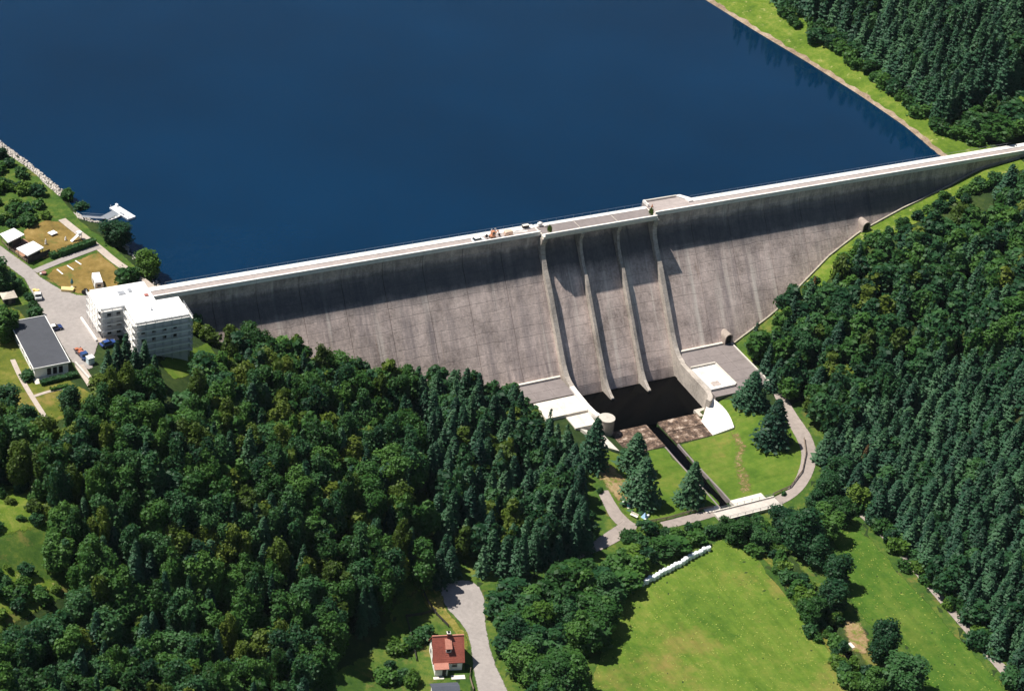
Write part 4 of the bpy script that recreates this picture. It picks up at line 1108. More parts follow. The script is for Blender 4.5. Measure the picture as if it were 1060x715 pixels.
for (px, py, H, R, tone, lab) in [(8, 350, 9, 3.6, 'green', 'green garden tree behind the flat grey roofed building'), (-2, 300, 10, 4.5, 'dark', 'dark tree at the left edge beside the car park road'),
                                  (3, 430, 9, 4.0, 'dark', 'dark tree at the left edge below the garden path'), (28, 448, 8, 3.6, 'dark', 'dark tree below the end of the garden path'), (74, 424, 7.5, 3.2, 'dark', 'dark round tree at the foot of the dry garden lawn')]:
    T('broad', tone, px, py, H, R, 'broadleaf_tree', lab)
for (px, py, H, R) in [(112, 398, 11, 2.5), (122, 392, 12, 2.5), (131, 388, 13, 2.7), (140, 396, 11, 2.4), (150, 392, 12, 2.5), (118, 408, 10, 2.4), (160, 400, 10, 2.2)]:
    T('con', 'spruce', px, py, H, R, 'conifer_tree', 'dark spruce in front of the scaffolded building, '+ORDL[sorted([112, 122, 131, 140, 150, 118, 160]).index(px)]+' from the left', 'tree', 'spruces in front of the scaffolded building')

bushes(scatter([(-5, 505), (30, 503), (55, 525), (45, 552), (10, 556), (-5, 556)], 9, 31, 9), 'low shrub in the upper left clearing', 'shrubs in the upper clearing', ('dark', 'green', 'olive'), (1.2, 3.2))
bushes(scatter([(-5, 585), (35, 592), (70, 604), (45, 622), (-5, 645)], 12, 32, 9), 'low shrub in the lower left clearing', 'shrubs in the lower clearing', ('dark', 'green', 'bright'), (1.2, 3.4))
bushes(scatter([(640, 556), (690, 546), (738, 545), (742, 556), (700, 568), (668, 586)], 14, 33, 8), 'leafy shrub between the access road and the bales', 'shrubs behind the bales', ('green', 'dark', 'bright'), (2.0, 3.6))
bushes(scatter([(775, 545), (800, 548), (830, 585), (858, 625), (868, 665), (850, 655), (815, 610), (790, 575)], 16, 34, 9), 'shrub in the strip between the stream and the trees', 'shrubs in the stream strip', ('green', 'bright', 'dark'), (1.4, 3.2))

bushes(scatter([(745, 545), (775, 538), (800, 552), (812, 575), (790, 580), (765, 562)], 8, 35, 8), 'shrub between the road bridge and the hay meadow', 'shrubs below the road bridge', ('green', 'dark', 'bright'), (1.6, 3.4))
bushes(scatter([(822, 605), (838, 602), (868, 645), (880, 690), (905, 715), (890, 718), (868, 690), (845, 650)], 14, 36, 8), 'shrub in the lower stream strip', 'shrubs in the lower stream strip', ('green', 'dark', 'bright'), (1.4, 3.4))
# ================================================================== BUILDINGS ON THE LEFT PLATEAU
PZ = -.1
def P0(px, py, z=0.0): return at(px, py, z)
M_roofw = plain('white_roof_sheet', (.86, .86, .85), .7, .03, .6)
M_roofg = plain('bitumen_roof', (.062, .066, .078), .85, .10, .8, bumpy=.1)
M_net = plain('scaffold_netting', (.84, .83, .81), .8, .08, 1.2)
M_pink = plain('primer_wall', (.52, .46, .43), .85, .08, .8)
bld = thing('scaffolded_building', 'white flat roofed building in two stepped blocks wrapped in scaffolding at the dam end', 'building', (-150, -20, 0))
def wbox(name, x0, x1, y0, y1, z0, z1, mat, parent, bev=0):
    l = parent.location if parent.parent is None else parent.parent.location
    return MB().box((x0+x1)/2-l.x, (y0+y1)/2-l.y, z0-l.z, x1-x0, y1-y0, z1-z0, bev=bev).build(name, mat, parent)
wA = wbox('wall', -159.4, -145.2, -19.0, -9.3, -1.5, 8.1, M_wpaint, bld)
wB = wbox('wall', -153.0, -139.0, -27.8, -19.02, -9.0, 8.1, M_wpaint, bld)
rA = wbox('roof', -159.7, -144.9, -19.0, -9.0, 8.12, 8.5, M_roofw, bld, .05)
rB = wbox('roof', -153.3, -138.7, -28.1, -19.04, 8.12, 8.46, M_roofw, bld, .05)
for x, y, sx, sy in ((-152.4, -13.2, 1.9, 1.6), (-150.0, -12.6, 1.1, 1.5)): wbox('skylight', x-sx/2, x+sx/2, y-sy/2, y+sy/2, 8.49, 8.9, M_metal, rA, .08)
wbox('roof_hatch', -147.0, -146.0, -16.6, -15.6, 8.49, 8.8, plain('red_oxide', (.35, .12, .10), .7), rA)
wbox('vent', -147.8, -147.3, -23.6, -23.1, 8.44, 9.1, M_metal, rB)
def windows(parent, axis, fixed, along, zs, w_=1.15, h_=1.25, sgn=-1):
    for zc in zs:
        for a in along:
            if axis == 'y': b = (a-w_/2, a+w_/2, fixed-.02, fixed+.06) if sgn < 0 else (a-w_/2, a+w_/2, fixed-.06, fixed+.02); 
            else: b = (fixed-.02, fixed+.06, a-w_/2, a+w_/2)
            fr = wbox('window', b[0], b[1], b[2]-(.03 if axis == 'y' else 0), b[3], zc-h_/2, zc+h_/2, M_dark, parent)
            lz = parent.location; 
            # sill under each window
            m = MB()
            if axis == 'y': m.box(a-lz.x, fixed-.1-lz.y, zc-h_/2-.13-lz.z, w_+.2, .25, .12)
            else: m.box(fixed-.1-lz.x, a-lz.y, zc-h_/2-.13-lz.z, .25, w_+.2, .12)
            m.build('sill', M_conc, fr)
windows(bld, 'y', -27.85, [-151.2, -148.3, -145.4, -142.6], [5.0, 2.4], .9, .9)
windows(bld, 'y', -19.05, [-157.5, -155.0], [6.2, 3.4, 1.0], 1.0, 1.1)
windows(bld, 'x', -159.45, [-17, -14.2, -11.3], [6.2, 3.4, 1.0], 1.0, 1.1)
def scaffold(label, p, q, nrm, z0, levels, step=2.0):
    """two rows of standards with a deck at every lift"""
    p = np.array(p, float); q = np.array(q, float); L = np.linalg.norm(q-p); d = (q-p)/L; nn = np.array(nrm, float)
    t = thing('scaffolding', label, 'scaffolding', (p[0], p[1], z0), 0, 'scaffolding around the white building')
    k = max(2, int(round(L/2.4)))
    top = levels*step+1.0
    for i in range(k+1):
        for o in (.25, 1.15):
            a = d*L*i/k+nn*o
            MB().bar((a[0], a[1], 0), (a[0], a[1], top), .10).build('standard', M_metal, t)
    for l in range(1, levels+1):
        z = l*step; a = -d*.3+nn*.7; b = d*(L+.3)+nn*.7
        dk = MB().bar((a[0], a[1], z), (b[0], b[1], z), 1.0, .09).build('deck', M_plank, t)
        g = MB()
        for hh in (.5, 1.0):
            a2 = -d*.3+nn*1.2; b2 = d*(L+.3)+nn*1.2; g.bar((a2[0], a2[1], z+hh), (b2[0], b2[1], z+hh), .07)
        g.build('guard_rail', M_metal, dk)
        a2 = -d*.3+nn*1.2; b2 = d*(L+.3)+nn*1.2
        MB().bar((a2[0], a2[1], z+.17), (b2[0], b2[1], z+.17), .05, .3).build('toe_board', M_net, dk)
    return t
scaffold('scaffolding along the parking side of the rear block', (-159.4, -9.3), (-159.4, -19), (-1, 0), -.1, 4)
scaffold('scaffolding in the recess of the rear block', (-159.4, -19.0), (-154.4, -19), (0, -1), -.1, 4)
scaffold('scaffolding on the bright left side of the front block', (-153.0, -20.4), (-153.0, -27.8), (-1, 0), -2.6, 5)
scaffold('scaffolding along the long shaded front wall with small windows', (-153.0, -27.8), (-139, -27.8), (0, -1), -4.2, 6)
scaffold('scaffolding on the right end of the front block facing the dam', (-139.0, -27.8), (-139.0, -20.6), (1, 0), -5.2, 6)

# long low building with a dark roof
lb = thing('flat_roofed_building', 'long low white building with a dark grey flat roof beside the car park', 'building', (-176.6, -21, PZ), math.radians(0))
def lbx(name, x0, x1, y0, y1, z0, z1, mat, par, bev=0): return MB().box((x0+x1)/2, (y0+y1)/2, z0, x1-x0, y1-y0, z1-z0, bev=bev).build(name, mat, par)
lbx('wall', -4.2, 4.3, -11.3, 11.0, -.6, 2.95, M_wpaint, lb)
rf = MB().hexa([(-4.6, -11.7, 2.96), (4.7, -11.7, 2.96), (4.7, 11.4, 2.96), (-4.6, 11.4, 2.96), (-4.6, -11.7, 3.2), (4.7, -11.7, 3.35), (4.7, 11.4, 3.35), (-4.6, 11.4, 3.2)]).build('roof', M_roofg, lb)
for a, b in (((4.72, -11.8, 3.3), (4.72, 11.5, 3.3)), ((-4.62, -11.8, 3.15), (-4.62, 11.5, 3.15)), ((-4.62, 11.42, 3.18), (4.72, 11.42, 3.33)), ((-4.62, -11.72, 3.18), (4.72, -11.72, 3.33))):
    MB().bar(a, b, .16, .34).build('fascia', M_wpaint, rf)
for x in (-.6, .9, 2.4):
    wdw = MB().box(x, -11.33, .5, 1.0, .1, 1.9).build('window', M_dark, lb); MB().box(x, -11.42, .36, 1.2, .2, .12).build('sill', M_conc, wdw)
for y in (-8, -4, 0, 4, 8):
    wdw = MB().box(-4.23, y, 1.1, .1, 1.6, 1.1).build('window', M_glass, lb); MB().box(-4.3, y, .96, .2, 1.8, .12).build('sill', M_conc, wdw)
lbx('terrace', -4.8, 5.2, -14.0, -11.36, -.6, .12, M_conc, lb)
# garden bits in front
def hedge(label, a, b, w_, h_, z=PZ, group=None, tone='dark'):
    a = np.array(a[:2]); b = np.array(b[:2]); L = np.linalg.norm(b-a); an = math.atan2(b[1]-a[1], b[0]-a[0])
    t = thing('clipped_hedge', label, 'hedge', ((a[0]+b[0])/2, (a[1]+b[1])/2, z), an, group)
    r = np.random.default_rng(int(abs(a[0]*10))+3)
    MB().box(0, 0, 0, L-.25, w_-.25, h_-.15, bev=.15).build('hedge_body', FM[tone], t)
    n = int((L*h_*2+L*w_+w_*h_*2)*14)
    fc = r.choice(5, n, p=np.array([L*h_, L*h_, L*w_, w_*h_, w_*h_])/(2*L*h_+L*w_+2*w_*h_))
    C = np.zeros((n, 3)); Nn = np.zeros((n, 3)); u = r.uniform(-.5, .5, n); v = r.uniform(0, 1, n); vv = r.uniform(-.5, .5, n)
    C[:, 0] = np.where(fc == 3, L/2, np.where(fc == 4, -L/2, u*L)); C[:, 1] = np.where(fc == 0, -w_/2, np.where(fc == 1, w_/2, vv*w_)); C[:, 2] = np.where(fc == 2, h_, v*h_)
    nn = np.array([(0, -1, 0), (0, 1, 0), (0, 0, 1), (1, 0, 0), (-1, 0, 0)], float); Nn = nn[fc]+r.normal(0, .5, (n, 3)); Nn /= np.linalg.norm(Nn, axis=1)[:, None]
    V, F = quads(C-Nn*.05, Nn, r.uniform(.25, .5, n), r)
    link('hedge_leaves', np_mesh('hedge_leaves', V, F, FM[tone]), None, t)
hedge('long clipped dark hedge between the dry lawn and the cross path', P0(61, 265), P0(98, 252), 1.8, 1.8)
hedge('short clipped hedge next to the dark kiosk fence', P0(52, 267), P0(59, 265), 1.8, 1.5, group=None)
hedge('dark hedge below the terrace of the flat roofed building', P0(42, 398), P0(80, 388.5), 1.6, 1.2)
hedge('short hedge running beside the garden path end', P0(52, 404), P0(71, 399.5), 1.0, .8, tone='green')
T('bush', 'dark', 28, 392, 2.2, 2.3, 'shrub', 'single dark round shrub beside the garden path', 'shrub')
gb = thing('garden_planter', 'green garden planter on the dry lawn below the terrace', 'planter', tuple(P0(71.5, 403.5)), .05)
MB().box(0, 0, 0, 3.0, 1.0, .5, bev=.1).build('planter_box', plain('green_paint', (.10, .28, .10), .7), gb)
MB().box(0, 0, .4, 2.7, .7, .25, bev=.12).build('planting', FM['bright'], gb)
rw_ = thing('retaining_wall', 'low pale retaining wall along the stepped walk', 'wall', tuple(P0(90, 386)), 0)
a = P0(78, 377)-P0(90, 386); b = P0(106, 409)-P0(90, 386)
MB().bar((a[0], a[1], .35), (b[0], b[1], .35), .4, 1.0).build('wall_body', M_kerb, rw_)
pk = thing('retaining_wall', 'pale low wall along the bright building edge of the car park', 'wall', tuple(P0(92, 341)), 0)
a = P0(84, 330)-P0(92, 341); b = P0(100, 353.5)-P0(92, 341)
MB().bar((a[0], a[1], .2), (b[0], b[1], .2), .5, .8).build('wall_body', M_white, pk)

# kiosks
def kiosk(label, corners, zr, posts_side):
    C = [at(x, y, zr) for x, y in corners]; c = sum(C)/4
    k = thing('kiosk', label, 'kiosk', (c[0], c[1], PZ))
    q = [(p[0]-c[0], p[1]-c[1]) for p in C]
    MB().prism_z(q, zr-PZ-.3, zr-PZ).build('roof', M_roofw, k)
    s = [(x*.88, y*.86) for x, y in q]
    MB().prism_z([(x*.62+.6, y*.9) for x, y in s], 0, zr-PZ-.31).build('cabin', M_dkwood, k)
    for x, y in s: MB().bar((x, y, 0), (x, y, zr-PZ-.3), .16).build('post', M_wood, k)
    a, b = s[0], s[3]
    for h in (.5, .95): MB().bar((a[0], a[1], h), (b[0], b[1], h), .06, .14).build('counter_rail', M_wood, k)
kiosk('white roofed kiosk at the left picture edge', [(0, 242), (14.3, 236), (25.2, 242.6), (8.4, 251)], 2.8, 0)
kiosk('white roofed kiosk with brown front beside the dark board fence', [(16.8, 257), (34.4, 249.4), (45.3, 256), (28.6, 264.5)], 2.8, 0)
fn = thing('board_fence', 'dark board fence beside the second white kiosk', 'fence', tuple(P0(29, 273)))
a = np.array([0, 0, 0]); b = P0(51.5, 263.5)-P0(29, 273)
for i in range(6):
    p = a+(b-a)*i/5; MB().bar((p[0], p[1], 0), (p[0], p[1], 1.75), .14).build('post', M_dkwood, fn)
for h in (.25, .6, .95, 1.3, 1.62): MB().bar((a[0], a[1], h), (b[0], b[1], h), .06, .31).build('board', M_dkwood, fn)
fn2 = thing('picket_fence', 'low wooden fence between the two kiosks along the road', 'fence', tuple(P0(9, 258)))
b = P0(27, 271.5)-P0(9, 258)
for i in range(10):
    p = b*i/9; MB().bar((p[0], p[1], 0), (p[0], p[1], 1.0), .12).build('post', M_wood, fn2)
for h in (.4, .85): MB().bar((0, 0, h), (b[0], b[1], h), .06, .16).build('rail', M_wood, fn2)
tr = thing('kiosk_terrace', 'brown paved terrace between the two kiosks', 'terrace', tuple(P0(19, 253)))
q = [P0(*p)-P0(19, 253) for p in ((10, 256), (24, 247), (36, 255), (27, 269))]
MB().prism_z([(p[0], p[1]) for p in q], -.2, .16).build('paving', plain('brown_paving', (.30, .17, .11), .9, .25, 2), tr)
hut = thing('garden_hut', 'small garden hut with a pale pyramid roof left of the car park', 'hut', tuple(P0(9, 312)))
MB().box(0, 0, 0, 2.9, 2.7, 2.0).build('wall', M_dkwood, hut)
MB().add([(-2, -1.9, 2.01), (2, -1.9, 2.01), (2, 1.9, 2.01), (-2, 1.9, 2.01), (-.4, 0, 2.75), (.4, 0, 2.75)], [(3, 2, 1, 0), (0, 1, 5, 4), (1, 2, 5), (2, 3, 4, 5), (3, 0, 4)]).build('roof', plain('pale_felt', (.50, .44, .37), .9), hut)
MB().box(0, -1.38, 0, .8, .08, 1.75).build('door', M_wood, hut)

# lawn furniture
def small(name, label, cat, px, py, group=None, rz=0, z=PZ): return thing(name, label, cat, tuple(at(px, py, z)), rz, group)
t = small('table', 'square white table in the middle of the dry lawn', 'table', 54.5, 243, rz=.4)
MB().box(0, 0, .62, 2.2, 1.9, .10, bev=.04).build('tabletop', M_roofw, t)
for sx in (-.8, .8):
    for sy in (-.7, .7): MB().bar((sx, sy, 0), (sx, sy, .62), .1).build('leg', M_roofw, t)
t = small('playground_slide', 'white playground slide with a raised platform beside the long hedge', 'slide', 77, 249.5, rz=math.radians(200))
MB().bar((1.1, 0, .25), (-1.2, 0, 1.5), .9, .12).build('chute', M_roofw, t)
MB().box(-1.7, 0, 1.45, 1.1, 1.1, .12).build('platform', M_roofw, t)
for sx in (-2.15, -1.25):
    for sy in (-.45, .45): MB().bar((sx, sy, 0), (sx, sy, 2.3), .12).build('post', M_roofw, t)
MB().box(-1.7, 0, 2.3, 1.3, 1.3, .12).build('canopy', M_roofw, t)
for (px, py, h_, lab) in ((47.5, 253, 1.7, 'taller pale garden statue near the second kiosk'), (68, 249, 1.2, 'smaller pale garden statue left of the white slide')):
    t = small('garden_statue', lab, 'statue', px, py)
    MB().box(0, 0, 0, .6, .6, .35).build('plinth', M_conc, t)
    m = MB(); m.cyl(0, 0, .35, .26, .20, h_*.35, 10); m.cyl(0, 0, .35+h_*.35, .30, .16, h_*.3, 10); m.cyl(0, 0, .35+h_*.65, .14, .10, h_*.16, 10); m.build('figure', M_white, t)
t = small('parasol', 'closed blue green parasol on the edge of the parking lawn', 'parasol', 74.5, 297)
MB().cyl(0, 0, 0, .35, .35, .12, 12).build('base', M_conc, t); MB().cyl(0, 0, .1, .05, .05, 2.6, 8).build('pole', M_metal, t)
m = MB(); m.cyl(0, 0, .9, .16, .42, .5, 8); m.cyl(0, 0, 1.4, .42, .30, .6, 8); m.cyl(0, 0, 2.0, .30, .05, .7, 8); m.build('folded_canopy', plain('teal_canvas', (.05, .14, .17), .8), t)
t = small('timber_stack', 'stack of yellow boards at the edge of the car park', 'timber stack', 70, 301, rz=-.45)
My = plain('yellow_board', (.72, .56, .26), .8, .1, 3)
for i in range(4):
    for j in range(3): MB().box(0, -.55+j*.55, .02+i*.2, 3.2+.15*((i*3+j) % 3), .5, .18).build('board', My, t)
t = small('stone_planter', 'small reddish planter with white stones at the path corner', 'planter', 45.5, 284)
MB().cyl(0, 0, 0, .55, .7, .7, 10).build('pot', plain('red_clay', (.30, .15, .13), .8), t); MB().box(-.75, .1, 0, .7, .7, .6, bev=.15).build('stone', M_white, t)
t = small('cable_drum', 'dark cable drum beside the scaffold corner', 'drum', 88, 304.5, rz=.7)
for s in (-.5, .5):
    v = [(s, .8*math.cos(a), .8+.8*math.sin(a)) for a in np.linspace(0, 6.283, 13)[:-1]]; v += [(s+.1, y, z) for _, y, z in v]
    MB().add(v, [tuple(range(12)), tuple(range(23, 11, -1))]+[(k, (k+1) % 12, 12+(k+1) % 12, 12+k) for k in range(12)]).build('flange', M_dkwood, t)
MB().bar((-.5, 0, .8), (.5, 0, .8), .7).build('core', M_dark, t)
for i, (p, q) in enumerate((((59, 279), (65, 284)), ((69.5, 275), (76, 279.5)), ((78, 270), (84, 274)))):
    c = (P0(*p)+P0(*q))/2; t = thing('parking_line', ['first', 'second', 'third'][i]+' white parking line from the left beside the cross path', 'marking', (c[0], c[1], PZ+.19), 0, 'white parking lines')
    a = P0(*p)-c; b = P0(*q)-c; MB().bar((a[0], a[1], 0), (b[0], b[1], 0), .35, .05).build('line', M_roofw, t)
# caravan
t = small('caravan', 'white box caravan with a dark rear window on the parking lawn', 'caravan', 101, 296, rz=math.radians(-97))
MB().prism_x([(-1.1, .55), (1.1, .55), (1.15, 1.6), (1.0, 2.75), (-1.0, 2.75), (-1.15, 1.6)], -2.6, 2.6).build('body', M_roofw, t)
MB().box(2.61, 0, .6, .06, 2.0, 1.9).build('rear_panel', plain('cream_panel', (.62, .46, .36), .6), t)
MB().box(2.65, .0, 1.35, .06, 1.0, .75).build('window', M_glass, t)
for s in (-1.16, 1.16): MB().box(.3, s, 1.4, 2.2, .05, .7).build('window', M_glass, t)
def wheel(m, x, y, r, w_=.22, n=14):
    v = []
    for s in (-w_/2, w_/2): v += [(x+r*math.cos(6.283*k/n), y+s, r+r*math.sin(6.283*k/n)) for k in range(n)]
    m.add(v, [tuple(range(n-1, -1, -1)), tuple(range(n, 2*n))]+[(k, (k+1) % n, n+(k+1) % n, n+k) for k in range(n)])
def wheels(t, xs_, w_, r=.33):
    for x in xs_:
        for y in (-w_/2, w_/2):
            m = MB(); wheel(m, x, y, r); wo = m.build('wheel', M_tyre, t)
            h = MB(); wheel(h, x, y*1.001, r*.55, .25); h2 = h.build('rim', M_metal, wo); 
            for v in h2.data.vertices: v.co.z += r*.45
wheels(t, [.2], 2.0, .33)
MB().bar((-2.6, 0, .5), (-3.7, 0, .5), .15).build('drawbar', M_metal, t)
def paint(name, col): return plain(name, col, .3, .04, 1, spec=.6)
def car(label, px, py, rz, col, roofcol=None, z=PZ+.13, group='parked cars', pos=None):
    p = at(px, py, z) if pos is None else np.array(pos)
    t = thing('parked_car', label, 'car', tuple(p), rz, group); pm = paint('paint_%d' % len(MATS), col)
    prof = [(-2.1, .35), (-2.12, .72), (-1.95, .88), (.95, .93), (1.95, .76), (2.12, .55), (2.1, .35)]
    n = len(prof); v = []; 
    for y, k in ((-.82, 1), (-.74, .96), (.74, .96), (.82, 1)): pass
    v = [(x, -.84, zz) for x, zz in prof]+[(x, .84, zz) for x, zz in prof]
    body = MB().add(v, [tuple(range(n)), tuple(range(2*n-1, n-1, -1))]+[(k, n+k, n+(k+1) % n, (k+1) % n) for k in range(n)]).build('body', pm, t)
    g = [(-1.75, .88), (-1.3, 1.38), (.2, 1.42), (.98, .92)]
    v = [(x, -.76 if zz < 1 else -.62, zz) for x, zz in g]+[(x, .76 if zz < 1 else .62, zz) for x, zz in g]
    MB().add(v, [(0, 1, 2, 3), (7, 6, 5, 4), (0, 4, 5, 1), (1, 5, 6, 2), (2, 6, 7, 3)]).build('windows', M_glass, t)
    MB().box(-.55, 0, 1.385, 1.55, 1.24, .07, bev=.03).build('roof', paint('rf_%d' % len(MATS), roofcol) if roofcol else pm, t)
    for x, nm, c in ((2.1, 'headlight', (.8, .8, .75)), (-2.11, 'tail_light', (.4, .03, .03))):
        for y in (-.6, .6): MB().box(x, y, .58, .06, .3, .14).build(nm, plain(nm, c, .3), t)
    wheels(t, [-1.3, 1.3], 1.6, .31)
    return t
def truck(label, px, py, rz, cab, bed, load, z=PZ+.13, L=5.2, pos=None, sc=1.0):
    p = at(px, py, z) if pos is None else np.array(pos)
    t = thing('flatbed_truck', label, 'truck', tuple(p), rz, 'trucks'); t.scale = (sc, sc, sc)
    cm = paint('cab_%d' % len(MATS), cab)
    MB().prism_x([(-.9, .45), (.9, .45), (.92, 1.1), (.78, 1.85), (-.78, 1.85), (-.92, 1.1)], L/2-1.9, L/2-.55).build('cab', cm, t)
    MB().hexa([(L/2-.56, -.9, .45), (L/2+.1, -.85, .45), (L/2+.1, .85, .45), (L/2-.56, .9, .45), (L/2-.56, -.9, 1.1), (L/2, -.8, .95), (L/2, .8, .95), (L/2-.56, .9, 1.1)]).build('bonnet', cm, t)
    MB().add([(L/2-.53, -.78, 1.14), (L/2-.53, .78, 1.14), (L/2-.53, .68, 1.74), (L/2-.53, -.68, 1.74)], [(0, 1, 2, 3)]).build('windscreen', M_glass, t)
    bm2 = plain('bed_%d' % len(MATS), bed, .7)
    MB().box(-.95, 0, .55, L-2.0, 1.85, .16).build('load_bed', bm2, t)
    for y in (-.92, .92): MB().box(-.95, y, .71, L-2.0, .06, .35).build('side_board', bm2, t)
    lm = plain('load_%d' % len(MATS), load, .85, .2, 3)
    for i in range(4): MB().box(-2.1+.75*i, (-.3, .35, -.1, .2)[i], .72, .8, .95+.1*i, .45+.12*(i % 2), .2*i, bev=.06).build('cargo', lm, t)
    wheels(t, [-L/2+1.0, L/2-.9], 1.6, .36)
    return t
truck('white pickup loaded with yellow goods on the car park road', 38.5, 307, math.radians(-95), (.75, .75, .73), (.6, .6, .58), (.70, .50, .20), L=4.7)
truck('blue truck with a red brown load near the retaining wall', 84.5, 368, math.radians(-80), (.03, .07, .20), (.10, .08, .09), (.45, .16, .09), L=5.4)
car('dark blue car with a white roof parked against the flat roofed building', 56.5, 341, math.radians(5), (.02, .04, .14), (.8, .8, .8))
car('blue car parked in the recess of the scaffolded building', 112, 357, math.radians(12), (.03, .07, .24))
t = small('storage_box', 'small white box beside the blue truck', 'box', 93.5, 376, rz=.2)
MB().box(0, 0, .15, 1.7, 1.5, 1.8, bev=.06).build('box_body', plain('pale_blue_box', (.62, .74, .78), .5), t); MB().box(0, 0, 1.95, 1.85, 1.65, .12).build('lid', M_roofw, t)

# jetty, boat, gangway
WZ = -2.0
c = (at(114, 212, WZ+.6)+at(140, 224, WZ+.6))/2
a = at(117, 213.5, WZ+.6); b = at(136.5, 225.5, WZ+.6); an = math.atan2(b[1]-a[1], b[0]-a[0]); L = np.linalg.norm(b-a)
t = thing('floating_jetty', 'white floating jetty lying off the left shore', 'jetty', ((a[0]+b[0])/2, (a[1]+b[1])/2, WZ), an)
for i in range(5): MB().box(-L/2+L*(i+.5)/5, 0, -.3, L/5-.12, 2.6, .85, bev=.05).build('pontoon', M_roofw, t)
for i in range(14): MB().box(-L/2+L*(i+.5)/14, 0, .56, L/14-.06, 2.9, .06).build('deck_board', plain('jetty_board', (.72, .72, .74), .7), t)
MB().box(-L/2+.6, .9, .62, .9, .6, .7, bev=.06).build('locker', M_roofw, t)
MB().box(L*.1, -.9, .62, 1.6, .6, .3).build('bench', M_metal, t)
for sx in (-L/2+.3, L/2-.3): MB().cyl(sx, -1.1, .6, .09, .09, 1.0, 8).build('mooring_post', M_metal, t)
p0 = at(111, 227.5, WZ+.3); p1 = at(127, 222, WZ+.3); an = math.atan2(p1[1]-p0[1], p1[0]-p0[0]); L = np.linalg.norm(p1-p0)
t = thing('rowing_boat', 'white rowing boat moored inside the floating jetty', 'boat', ((p0[0]+p1[0])/2, (p0[1]+p1[1])/2, WZ), an)
st = np.linspace(0, 1, 9); v = []
for s in st:
    w_ = .85*(1-(max(0, s-.35)/.65)**2.4)*(1 if s > .01 else .9); x = -L/2+L*s; kl = -.25+.25*max(0, s-.7)
    v += [(x, -w_, .45+.18*s), (x, -w_*.55, kl), (x, w_*.55, kl), (x, w_, .45+.18*s), (x, w_*.8, .42+.18*s), (x, w_*.45, .02), (x, -w_*.45, .02), (x, -w_*.8, .42+.18*s)]
f = [tuple(i*8+k for k in range(8)) for i in (0, 8)]
for i in range(8):
    for k in range(8): f.append((i*8+k, i*8+(k+1) % 8, (i+1)*8+(k+1) % 8, (i+1)*8+k))
MB().add(v, f).build('hull', M_roofw, t)
for x in (-L*.25, .1): MB().box(x, 0, .3, .3, 1.3, .06).build('thwart', M_plank, t)
p0 = at(85, 225, -.3); p1 = at(108, 226, WZ+.5)
t = thing('gangway', 'grey gangway running from the stony bank to the floating jetty', 'gangway', tuple(p0))
d = p1-p0
MB().bar((0, 0, .3), tuple(d+[0, 0, .1]), 1.1, .12).build('walkway', M_metal, t)
p2 = at(121, 219, WZ+.55)-p0
MB().bar(tuple(d+[0, 0, .06]), tuple(p2), 2.6, .12).build('walkway', plain('grey_planks', (.20, .22, .25), .8), t)
nn_ = np.array([-d[1], d[0], 0])/np.linalg.norm(d[:2])*.55
for s in (-1, 1): MB().bar(tuple(nn_*s+[0, 0, 1.2]), tuple(d+nn_*s+[0, 0, 1.0]), .06).build('handrail', M_metal, t)
# stone lining of the left shore
r = np.random.default_rng(5); V = []; F = []; iv, if_ = ico(1); k = 0
def stones(n, ymin, ymax, e0, e1):
    global k
    for _ in range(n):
        y = r.uniform(ymin, ymax); s = float(interp(y, [0, 5, 27, 42, 47, 64, 83, 99, 140], [-136.6, -136.5, -138.5, -141.2, -145.6, -146.6, -151, -155.5, -167])); x = s-r.uniform(e0, e1); q = r.uniform(.18, .48)
        V.append(iv*q*r.uniform(.6, 1.3, (1, 3))*(1+r.uniform(-.2, .2, (len(iv), 1)))+[x, y, gz(x, y)+q*.25]); F.append(if_+k); k += len(iv)
stones(2300, 60, 128, -.6, 4.6); stones(260, 42, 49, -.2, 3.0); stones(160, 3, 40, -.5, 1.2)
M_stone = plain('riprap_stone', (.47, .43, .39), .95, .25, 1.2, bumpy=.2)
tag(link('riprap', np_mesh('riprap', np.concatenate(V), np.concatenate(F), M_stone)), 'grey stone lining along the left lake shore', 'stones', kind='stuff')

# ================================================================== ON THE DAM CREST
CZ = .07
def crest(px, py): return at(px, py, CZ)
p = crest(495.5, 250.5); car('white car parked on the dam crest at the building site', 0, 0, math.radians(2), (.8, .8, .8), z=CZ, pos=(p[0], -3.9, CZ), group=None)
p = crest(511, 247.5)
t = thing('mini_excavator', 'orange mini excavator working on the dam crest', 'excavator', (p[0], -3.2, CZ), math.radians(10)); Mo = paint('orange_paint', (.50, .22, .12))
for s in (-.55, .55): MB().box(0, s, 0, 1.9, .35, .45, bev=.12).build('track', M_tyre, t)
MB().box(-.1, 0, .5, 1.6, 1.3, .6, bev=.1).build('chassis', Mo, t); c_ = MB().box(.05, 0, 1.1, 1.1, 1.1, 1.2, bev=.08).build('cab', Mo, t)
for s in (-.57, .57): MB().box(.05, s, 1.35, .9, .04, .75).build('window', M_glass, c_)
MB().bar((.7, 0, .9), (1.9, 0, 2.1), .25).build('boom', Mo, t); MB().bar((1.9, 0, 2.1), (2.5, 0, .7), .2).build('arm', Mo, t); MB().box(2.5, 0, .25, .5, .7, .5, bev=.1).build('bucket', M_dark, t)
p = crest(526, 244)
t = thing('site_compressor', 'pale orange wheeled compressor on the dam crest', 'compressor', (p[0], -3.4, CZ), .05)
MB().box(0, 0, .5, 2.6, 1.5, 1.15, bev=.15).build('housing', plain('faded_orange', (.66, .47, .36), .5), t); wheels(t, [.1], 1.5, .34); MB().bar((1.3, 0, .6), (2.5, 0, .45), .12).build('drawbar', M_metal, t)
p = crest(503, 248); t = thing('cement_mixer', 'dark cement mixer next to the white car on the crest', 'mixer', (p[0]+.3, -3.3, CZ))
